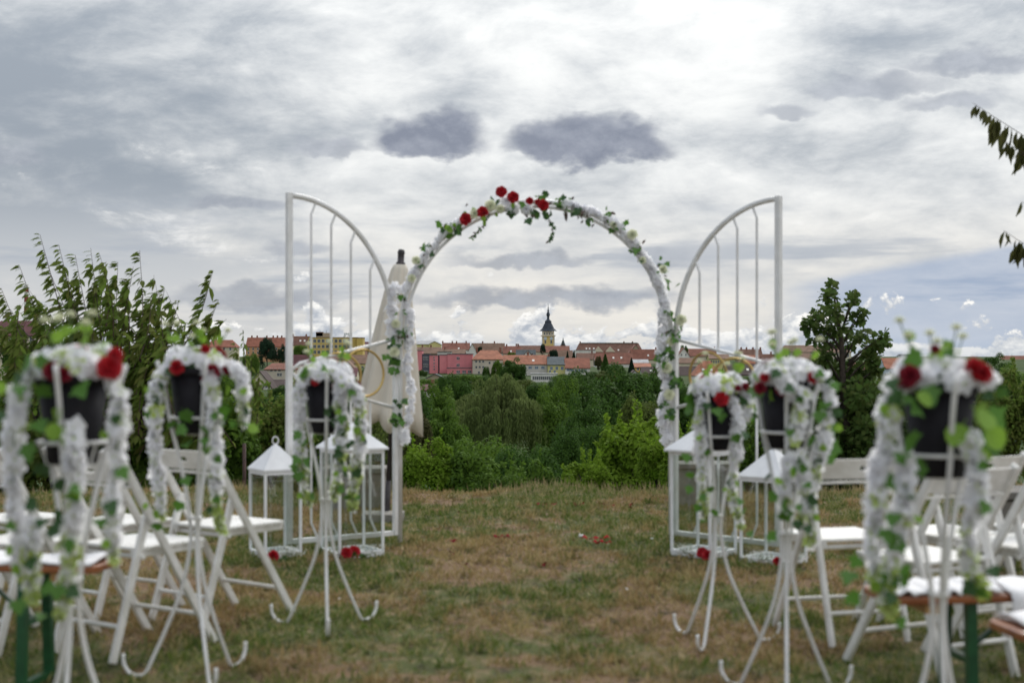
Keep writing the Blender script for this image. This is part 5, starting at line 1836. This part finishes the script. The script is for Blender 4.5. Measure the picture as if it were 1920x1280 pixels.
GT = 'trees in the valley below the lawn'
GTOWN = 'trees between the houses of the town'
far = [
    # label, px, top, width, Y, meshes, material
    ('big dark green tree in the valley below the row houses', 1105, 704, 110, 210, FARC, 'dark_leaf'),
    ('broad dark green tree in the valley under the castle wing roofs', 1165, 697, 130, 205, FARC, 'dark_leaf'),
    ('dark green tree in the valley touching the right arch post', 1225, 702, 95, 230, FARC, 'dark_leaf'),
    ('mid green tree in the valley just right of the willow top', 1046, 716, 90, 190, FARC, 'mid_leaf'),
    ('mid green tree in the valley filling the right side of the willow', 1035, 752, 95, 150, FARC, 'mid_leaf'),
    ('dark tree in the valley between willow and bright bush', 1095, 757, 110, 130, FARC, 'dark_leaf'),
    ('deep green tree in the valley above the bright bush', 1150, 752, 120, 150, FARC, 'dark_leaf'),
    ('olive green tree in the valley above the bright bush by the arch post', 1205, 748, 90, 110, FARC, 'olive_leaf'),
    ('small dark tree in the valley right of the willow hem', 1062, 808, 80, 85, FARC, 'dark_leaf'),
    ('mid dark tree low in the valley left of the bright bush', 1108, 800, 90, 90, FARC, 'dark_leaf'),
    ('fresh green tree left of the willow under the pink school', 815, 722, 85, 170, FARC, 'mid_leaf'),
    ('green tree between parasol hem and willow', 850, 708, 70, 240, FARC, 'dark_leaf'),
    ('green tree in the valley left of the willow trunk', 835, 762, 90, 120, FARC, 'mid_leaf'),
    ('russet tinged tree below the parasol hem', 782, 778, 70, 60, POINTC, 'russet_leaf'),
    ('dark tree in the valley behind the left arch post', 765, 735, 90, 140, FARC, 'dark_leaf'),
    ('dark tree in the valley behind the left flower stand', 700, 745, 110, 140, FARC, 'dark_leaf'),
    ('olive tree in the valley behind the parasol', 730, 775, 110, 80, FARC, 'olive_leaf'),
    ('dark green tree behind the left gate leaf', 650, 742, 110, 120, FARC, 'dark_leaf'),
    ('mid green tree low behind the willow hem', 900, 830, 150, 70, FARC, 'mid_leaf'),
    ('dark tree low behind the willow at the lawn edge', 985, 842, 120, 60, FARC, 'dark_leaf'),
    ('dark green tree inside the right gate leaf', 1300, 722, 100, 200, FARC, 'dark_leaf'),
    ('mid green tree inside the right gate leaf beneath the hoops', 1350, 735, 110, 160, FARC, 'mid_leaf'),
    ('dark green tree behind the right middle flower stand', 1430, 722, 120, 200, FARC, 'dark_leaf'),
    ('mid green tree between the right gate post and the oak', 1490, 735, 110, 150, FARC, 'mid_leaf'),
    ('dark green tree behind the oak trunk', 1580, 728, 130, 180, FARC, 'dark_leaf'),
    ('mid green tree right of the oak in the valley', 1665, 715, 120, 200, FARC, 'mid_leaf'),
    ('dark green tree on the horizon above the right flower stand', 1765, 690, 110, 300, FARC, 'dark_leaf'),
    ('dark green tree rising on the horizon at the right', 1868, 668, 70, 420, FARC, 'dark_leaf'),
    ('mid green tree at the right picture edge below the horizon', 1915, 690, 110, 260, FARC, 'mid_leaf'),
    ('dark wooded clump on the horizon left of the right picture edge', 1835, 682, 90, 380, FARC, 'dark_leaf'),
    ('dark green tree left of the gate post in the valley', 500, 742, 120, 160, FARC, 'dark_leaf'),
    ('mid green tree behind the peach tree foot', 420, 700, 120, 260, FARC, 'mid_leaf'),
    ('dark green tree behind the peach tree crown', 320, 690, 130, 280, FARC, 'dark_leaf'),
    ('round dark tree below the villa at the left picture edge', 30, 642, 60, 330, FARC, 'dark_leaf'),
    ('mid green tree at the left picture edge behind the peach tree', 60, 672, 130, 250, FARC, 'mid_leaf'),
]
for i, (lab, px, yt, wp, Y, ms, mt) in enumerate(far):
    tree(lab, px, yt, wp, Y, ms, mt, 300 + i, group=GT, hmin=.08)
town = [
    ('dark pine in front of the long apartment block', 501, 634, 34, 700, POINTC, 'conifer_leaf'),
    ('dark tree right of the pine beside the gate post', 531, 648, 22, 700, FARC, 'conifer_leaf'),
    ('green tree below the brown roof beside the office block', 563, 648, 26, 730, FARC, 'mid_leaf'),
    ('green tree left of the pine by the peach tree', 470, 664, 36, 600, FARC, 'mid_leaf'),
    ('round green tree below the office block', 592, 672, 26, 660, FARC, 'dark_leaf'),
    ('round dark tree left of the pink school foot', 791, 694, 22, 600, FARC, 'dark_leaf'),
    ('dark tree in front of the pink school low wing', 862, 706, 60, 420, FARC, 'dark_leaf'),
    ('small tree by the tan shed', 816, 711, 20, 500, FARC, 'dark_leaf'),
    ('big dark green tree in front of the pale corner house', 962, 674, 52, 500, FARC, 'dark_leaf'),
    ('pointed green tree left of the big dark tree', 932, 676, 24, 520, POINTC, 'mid_leaf'),
    ('small pointed tree before the pale corner house', 912, 688, 18, 520, POINTC, 'dark_leaf'),
    ('dark slender tree left of the church tower foot', 1018, 645, 12, 830, POINTC, 'conifer_leaf'),
    ('dark tree right of the church tower foot', 1038, 656, 18, 800, FARC, 'conifer_leaf'),
    ('small dark conifer right of the tower among roofs', 1064, 658, 9, 790, [CONIF], 'conifer_leaf'),
    ('second small dark conifer near the castle roofs', 1076, 657, 10, 790, [CONIF], 'conifer_leaf'),
    ('tall green conifer among the roofs right of centre', 1135, 664, 19, 600, [CONIF], 'dark_leaf'),
    ('brownish tree left of the tall conifer', 1122, 668, 16, 610, POINTC, 'russet_leaf'),
    ('dark conifer beside the yellow house above the trees', 1184, 671, 15, 610, [CONIF], 'conifer_leaf'),
    ('green garden tree below the tall conifer', 1153, 684, 40, 560, FARC, 'dark_leaf'),
    ('small tree on the ridge right of the arch post', 1283, 648, 20, 950, FARC, 'dark_leaf'),
    ('small round tree above the large brown roof', 899, 650, 11, 880, FARC, 'conifer_leaf'),
    ('low green hedge tree below the red roof left of the tower', 959, 660, 16, 860, FARC, 'mid_leaf'),
    ('green tree between the white house and the dark roof', 1256, 692, 34, 540, FARC, 'dark_leaf'),
    ('green tree beneath the dark roof behind the inner hoop', 1394, 706, 36, 480, FARC, 'mid_leaf'),
    ('dark tree line piece left of the low red horizon roof', 1700, 664, 40, 1200, FARC, 'conifer_leaf'),
    ('dark tree beside the broad brown roof and parasol', 690, 690, 26, 560, FARC, 'dark_leaf'),
    ('dark trees patch at the right end of the office annex', 697, 646, 16, 880, FARC, 'conifer_leaf'),
]
for i, (lab, px, yt, wp, Y, ms, mt) in enumerate(town):
    tree(lab, px, yt, wp, Y, ms, mt, 400 + i, group=GTOWN, hmin=.05)

# weeping willow: arched limbs with hanging curtains of narrow leaves
wl = empty('weeping_willow', (P(935, 0, 150).x, 150, terrain(150)))
tag(wl, 'large weeping willow in the middle of the valley', 'tree')
rg = np.random.default_rng(77)
H = P(0, 699, 150).z - terrain(150)
limbs = MB()
limbs.tube([(0, 0, -.5), (.1, 0, 2.5), (-.1, .1, 5.5), (.2, 0, 9)], [.55, .42, .3, .12], 8)
P_, D_, S_ = [], [], []
for k in range(120):
    a = rg.random() * 2 * math.pi
    rr = 5.5 * math.sqrt(rg.random())
    top = H * (1 - .42 * (rr / 5.6) ** 2) * (.90 + .12 * rg.random())
    ox, oy = rr * math.cos(a), rr * math.sin(a)
    if k < 26:
        limbs.tube([(0, 0, 4.5 + 2 * rg.random()), (ox * .5, oy * .5, top * .92), (ox * .9, oy * .9, top)], [.14, .09, .03], 6)
    # a tuft: curtain of strands
    for s in range(17):
        ph = rg.random() * 2 * math.pi
        sx, sy = ox, oy
        flare = .25 + .55 * rg.random()
        length = top * (.22 + .34 * rg.random())
        m_ = int(length * 7)
        t = np.linspace(0, 1, m_)
        bow = flare * np.sin(np.clip(t * length / .9, 0, 1) * math.pi / 2)
        oxn, oyn = math.cos(ph), math.sin(ph)
        P_.append(np.stack([sx + oxn * bow, sy + oyn * bow, top + .22 * np.sin(np.clip(t * length / .6, 0, math.pi / 2)) - length * t ** 1.15], 1) + rg.normal(size=(m_, 3)) * .055)
        D_.append(np.tile([0, 0, -1.0], (m_, 1)) + rg.normal(size=(m_, 3)) * .33)
        S_.append(.30 + .18 * rg.random(m_))
P_, D_, S_ = np.concatenate(P_), np.concatenate(D_), np.concatenate(S_)
me = scatter('willow_crown', *KITE, P_, frames(D_, rv(rg, len(P_))), np.stack([S_ * .20, S_, S_ * .3], 1), M['willow_leaf'])
link('crown', me, wl)
limbs.build('trunk', M['bark'], wl, smooth=True)

# bushes at the brow of the hill
GB = 'bushes growing on the slope just beyond the lawn'
bushes = [
    ('large bright green bush beyond the lawn by the right arch post', 1190, 783, 150, 22, 'bright_leaf'),
    ('bright green bush beyond the lawn touching the right arch post', 1238, 815, 90, 20, 'bright_leaf'),
    ('low bright green bush right of centre at the lawn edge', 1100, 852, 90, 18, 'bright_leaf'),
    ('bright green bush beyond the lawn right of the left arch post', 800, 826, 110, 24, 'bright_leaf'),
    ('low dull green bush left of centre at the lawn edge', 880, 846, 130, 24, 'mid_leaf'),
    ('low green bush in the middle of the lawn edge', 985, 868, 130, 20, 'mid_leaf'),
    ('small green bush in the middle where lawn meets willow', 935, 878, 110, 17, 'mid_leaf'),
    ('dull green bush behind the left lantern roofs', 690, 815, 130, 20, 'olive_leaf'),
    ('green bush behind the tall left lantern', 620, 795, 150, 19, 'mid_leaf'),
    ('olive green bush between peach tree and left gate post', 505, 725, 170, 18, 'peach_leaf'),
    ('green bush beneath the peach tree, right side', 400, 745, 170, 17, 'mid_leaf'),
    ('green bush beneath the peach tree, left side', 90, 740, 240, 17, 'peach_leaf'),
    ('green bush beneath the middle of the peach tree', 250, 760, 200, 16.4, 'mid_leaf'),
    ('bright bush seen through the right gate leaf', 1300, 805, 110, 19, 'bright_leaf'),
    ('green bush behind the small right lantern', 1400, 790, 150, 19, 'mid_leaf'),
    ('dark green bush at the foot of the oak, left side', 1495, 800, 120, 18, 'oak_leaf'),
    ('dark green bush at the foot of the oak, right side', 1640, 775, 150, 18, 'oak_leaf'),
    ('dark green bush behind the nearest right flower stand', 1760, 730, 190, 19, 'oak_leaf'),
    ('yellowish green bush at the right picture edge', 1900, 700, 150, 16, 'peach_leaf'),
]
for i, (lab, px, yt, wp, Y, mt) in enumerate(bushes):
    tree(lab, px, yt, wp, Y, BUSHC, mt, 500 + i, name='bush', group=GB, hmin=-.12)


# young peach tree on the left: upright shoots with drooping leaves
def shoot(P0, P1, bend, rg, n, leafsize, wind, acc, stems, r0=.010, start=.25, droop=-.55, spread=1.0):
    P0, P1 = Vector(P0), Vector(P1)
    mid = (P0 + P1) / 2 + Vector(bend)
    pts = spline([P0, mid, P1], 6)
    m_ = len(pts)
    stems.tube(pts, [r0 * (1 - .8 * i / (m_ - 1)) for i in range(m_)], 5)
    A = np.array([tuple(p) for p in pts])
    t = np.sort(start + (1 - start) * rg.random(n))
    q = np.stack([np.interp(t, np.linspace(0, 1, m_), A[:, i]) for i in range(3)], 1)
    d = rg.normal(size=(n, 3)) * np.array([.42, .45, .22]) * spread + np.array([wind, 0, droop])
    d[t > .93] += np.array([wind * .4, 0, .30])
    acc.append((q, d, leafsize * (.65 + .6 * rg.random(n)) * (1.05 - .35 * (t > .9))))


def leafy(root, acc, tmpl, material, rg, wide=1.0, name='crown', solo=0, key=None):
    q = np.concatenate([a[0] for a in acc])
    d = np.concatenate([a[1] for a in acc])
    s = np.concatenate([a[2] for a in acc])
    nrm = rv(rg, len(q)) * .6 + np.array([0, -.25, .75])
    rot = frames(d, nrm)
    sc3 = np.stack([s * wide, s, s], 1)
    rest = np.ones(len(q), bool)
    if solo:                                   # the leaves that stand out singly are parts of their own
        pick = np.argsort(key(q))[:solo]
        rest[pick] = False
        lm = MB()
        lm.add(*tmpl)
        lme = lm.mesh('leaf', M[material])
        for i in pick:
            o = link('leaf', lme, root)
            Mx = Matrix(rot[i].tolist()).to_4x4()
            o.matrix_local = Matrix.Translation(q[i]) @ Mx @ Matrix.Diagonal((*sc3[i], 1))
    me = scatter(name, *tmpl, q[rest], rot[rest], sc3[rest], M[material])
    o = link(name, me, root)
    if solo: o['kind'] = 'stuff'
    return o


rg = np.random.default_rng(5)
PY = 16.0
pb = Vector((P(235, 0, PY).x, PY, terrain(PY)))
pt = empty('peach_tree', pb)
tag(pt, 'young peach tree with long drooping leaves left of the gate', 'tree')
stems, acc = MB(), []
stems.tube([(0, 0, -.2), (.02, 0, .5), (.0, .02, .95)], [.06, .05, .045], 8)
tips = [(75, 440), (110, 458), (36, 497), (2, 540), (141, 478), (170, 465), (199, 490), (221, 491), (262, 469), (400, 506), (309, 540), (292, 549), (410, 562), (425, 598),
        (336, 562), (374, 612), (20, 580), (150, 520), (240, 520), (330, 600), (90, 500), (190, 530), (280, 560), (60, 560), (122, 500), (250, 500), (390, 640), (5, 610)]
for i, (a, b) in enumerate(tips):
    Y = PY + rg.normal() * .35
    tip = P(a, b, Y) - pb
    base = P(235 + (a - 235) * .45 + rg.normal() * 8, 760 + rg.normal() * 30, PY + rg.normal() * .25) - pb
    stems.tube([(0, 0, .8), tuple((base + Vector((0, 0, .8))) * .5 + Vector((0, 0, -.1))), tuple(base)], [.035, .025, .014], 6)
    shoot(base, tip, (rg.normal() * .06 + (a - 235) * .0004, rg.normal() * .05, .05), rg, 74, .140, -.72, acc, stems, .010, .08, -.38, .9)
for i in range(125):
    a = 15 + rg.random() * 400
    top = 482 + max(0, a - 255) * .85 + max(0, 60 - a) * 1.0 + 26 * math.sin(a * .06) + 12 + rg.random() ** .8 * 190
    Y = PY + rg.normal() * .55
    tip = P(a, top, Y) - pb
    base = P(a + rg.normal() * 45 + (235 - a) * .15, top + 100 + 60 * rg.random(), Y + rg.normal() * .2) - pb
    shoot(base, tip, (rg.normal() * .08, rg.normal() * .08, 0), rg, 52, .125, -.55, acc, stems, .007, .0, -.42)
leafy(pt, acc, LANCE, 'peach_leaf', rg, 1.15, solo=290, key=lambda q: -q[:, 2] - np.abs(q[:, 0]) * .35)
stems.build('trunk', M['twig'], pt, smooth=True)

# peach tree whose branches reach in from the right
rg = np.random.default_rng(15)
pb = Vector((4.55, 10.0, gz(4.55, 10)))
pt = empty('peach_tree', pb)
tag(pt, 'peach tree whose drooping leafy branch tips reach in at the right edge', 'tree')
stems, acc = MB(), []
stems.tube([(0, 0, -.1), (.03, 0, .7), (-.05, 0, 1.3), (0, .05, 2.0), (.1, 0, 2.7)], [.07, .06, .05, .04, .015], 8)
for base, (a, b), n in (((.0, 0, 1.9), (1824, 193), 46), ((-.1, 0, 1.2), (1882, 432), 30), ((0, .05, 1.6), (1915, 378), 20), ((0, 0, 1.8), (1880, 262), 34), ((0, 0, 2.0), (1905, 285), 40)):
    tip = P(a, b, 9.95) - pb
    shoot(base, tip, (.05, .02, .10), rg, int(n * 1.0), .150, -.16, acc, stems, .007, .42, -1.0, .55)
for i in range(26):
    an = rg.random() * 6.28
    base = Vector((0, 0, 1.0 + rg.random() * 1.5))
    tip = base + Vector((.15 + .75 * abs(math.cos(an)), .8 * math.sin(an), .2 + .7 * rg.random()))
    shoot(base, tip, (0, 0, .1), rg, 50, .09, -.15, acc, stems, .012, .25)
leafy(pt, acc, LANCE, 'autumn_leaf', rg, 1.15, solo=150, key=lambda q: q[:, 0])
stems.build('trunk', M['twig'], pt, smooth=True)

# young oak on the right
rg = np.random.default_rng(25)
OY = 18.0
ob = Vector((P(1585, 0, OY).x, OY, terrain(OY)))
ok = empty('oak_tree', ob)
tag(ok, 'young oak with dark lobed leaves on the right of the lawn', 'tree')
stems, acc = MB(), []
stems.tube([(0, 0, -.3), (.02, 0, .8), (-.02, .02, 1.6), tuple(P(1578, 640, OY) - ob), tuple(P(1562, 545, OY) - ob)], [.08, .065, .05, .03, .008], 8)
cl = [(1558, 538, 8), (1552, 556, 16), (1572, 560, 14), (1540, 585, 20), (1565, 585, 20), (1595, 565, 9), (1602, 560, 8), (1520, 600, 14), (1545, 610, 22), (1575, 612, 22), (1605, 595, 14),
      (1618, 588, 8), (1512, 612, 8), (1530, 632, 18), (1560, 640, 22), (1590, 640, 22), (1612, 625, 16), (1640, 640, 14), (1655, 632, 9), (1660, 640, 6), (1628, 652, 18), (1545, 668, 20), (1575, 672, 24),
      (1605, 668, 22), (1635, 668, 16), (1535, 690, 18), (1560, 700, 24), (1590, 704, 26), (1620, 698, 20), (1645, 690, 10), (1550, 730, 24), (1580, 735, 26), (1610, 735, 26), (1632, 725, 16),
      (1545, 765, 24), (1575, 770, 28), (1605, 770, 28), (1628, 765, 18), (1550, 800, 28), (1585, 810, 30), (1615, 805, 26), (1555, 840, 30), (1590, 850, 32), (1620, 845, 28), (1570, 885, 34), (1605, 890, 34), (1540, 860, 24), (1635, 875, 24)]
for (a, b, r_) in cl:
    if b < 720 and rg.random() < .12: continue
    n = int(10 + r_ * 2.6) if b < 660 else int(18 + r_ * 4.4)
    k = OY / F
    c = P(a, b, OY + rg.normal() * .25) - ob
    v = rv(rg, n) * (rg.random((n, 1)) ** .6) * r_ * k * (.85 if b < 700 else 1.1)
    q = np.array(tuple(c)) + v * np.array([1, 1.25, .9])
    d = v / (r_ * k) + rg.normal(size=(n, 3)) * .5 + np.array([0, 0, -.15])
    acc.append((q, d, .085 * (.7 + .6 * rg.random(n))))
    trunk_pt = P(1580 + (a - 1580) * .15, min(b + 45, 900), OY) - ob
    stems.tube([tuple(trunk_pt), tuple((trunk_pt + c) * .5 + Vector((0, 0, .02))), tuple(c)], [.016, .011, .004], 5)
leafy(ok, acc, OAK, 'oak_leaf', rg, 1.15)
stems.build('trunk', M['bark'], ok, smooth=True)

# small leafy shoot in front of the bushes, left of the gate
rg = np.random.default_rng(35)
sb = Vector((P(458, 0, 15).x, 15, terrain(15)))
sh = empty('peach_sapling', sb)
tag(sh, 'thin peach shoot standing between the peach tree and gate post', 'tree')
stems, acc = MB(), []
for a, b, a2, b2 in ((455, 618, 462, 800), (470, 665, 465, 800), (440, 640, 455, 790), (485, 690, 480, 800)):
    shoot(P(a2, b2, 15) - sb, P(a, b, 15) - sb, (.02, 0, 0), rg, 48, .085, -.25, acc, stems, .007, .1)
stems.tube([(0, 0, -.1), (0, 0, .6)], .02, 6)
leafy(sh, acc, LANCE, 'peach_leaf', rg)
stems.build('trunk', M['twig'], sh, smooth=True)

# wooded slope below the houses, tree by tree
slope_trees = [(540, 722, 70, 380), (585, 716, 60, 430), (640, 712, 60, 440), (690, 718, 60, 400), (735, 716, 60, 420), (880, 703, 60, 420), (925, 706, 56, 400), (975, 714, 60, 370),
               (1020, 716, 70, 340), (1062, 704, 60, 430), (1100, 696, 60, 460), (1140, 694, 60, 460), (1180, 699, 54, 420), (1215, 700, 50, 430), (1250, 705, 54, 400),
               (1330, 716, 60, 400), (1470, 700, 70, 430), (1530, 700, 70, 440), (1600, 712, 70, 400), (1690, 700, 70, 420), (1740, 690, 60, 520), (1800, 684, 60, 560), (440, 690, 60, 430), (380, 672, 70, 500), (838, 706, 44, 460), (804, 711, 40, 420), (1070, 700, 44, 470), (985, 712, 40, 450)]
near_what = ['left gate post', 'left gate leaf, outer side', 'golden hoops of the left leaf', 'left side of the parasol', 'parasol hem', 'pink school low wing', 'pale corner house', 'big dark town tree',
             'white annex', 'white row house', 'white row house, right end', 'tall town conifer', 'white dark-windowed gable', 'dark roof by the right arch post', 'right arch post', 'right golden hoops',
             'pale blue gable', 'slate roof', 'oak crown', 'pale blue house', 'nearest right stand, left side', 'nearest right stand, right side', 'peach shoot', 'red roofed cream house', 'pink school link block', 'tan gabled shed', 'yellow row house', 'left end of the white annex']
for i, ((px, yt, wp, Y), nw) in enumerate(zip(slope_trees, near_what)):
    tree('tree on the wooded slope just below the ' + nw, px, yt, wp, Y, FARC, ['dark_leaf', 'mid_leaf', 'dark_leaf', 'olive_leaf'][i % 4], 700 + i, group='trees on the slope below the town', hmin=.0)
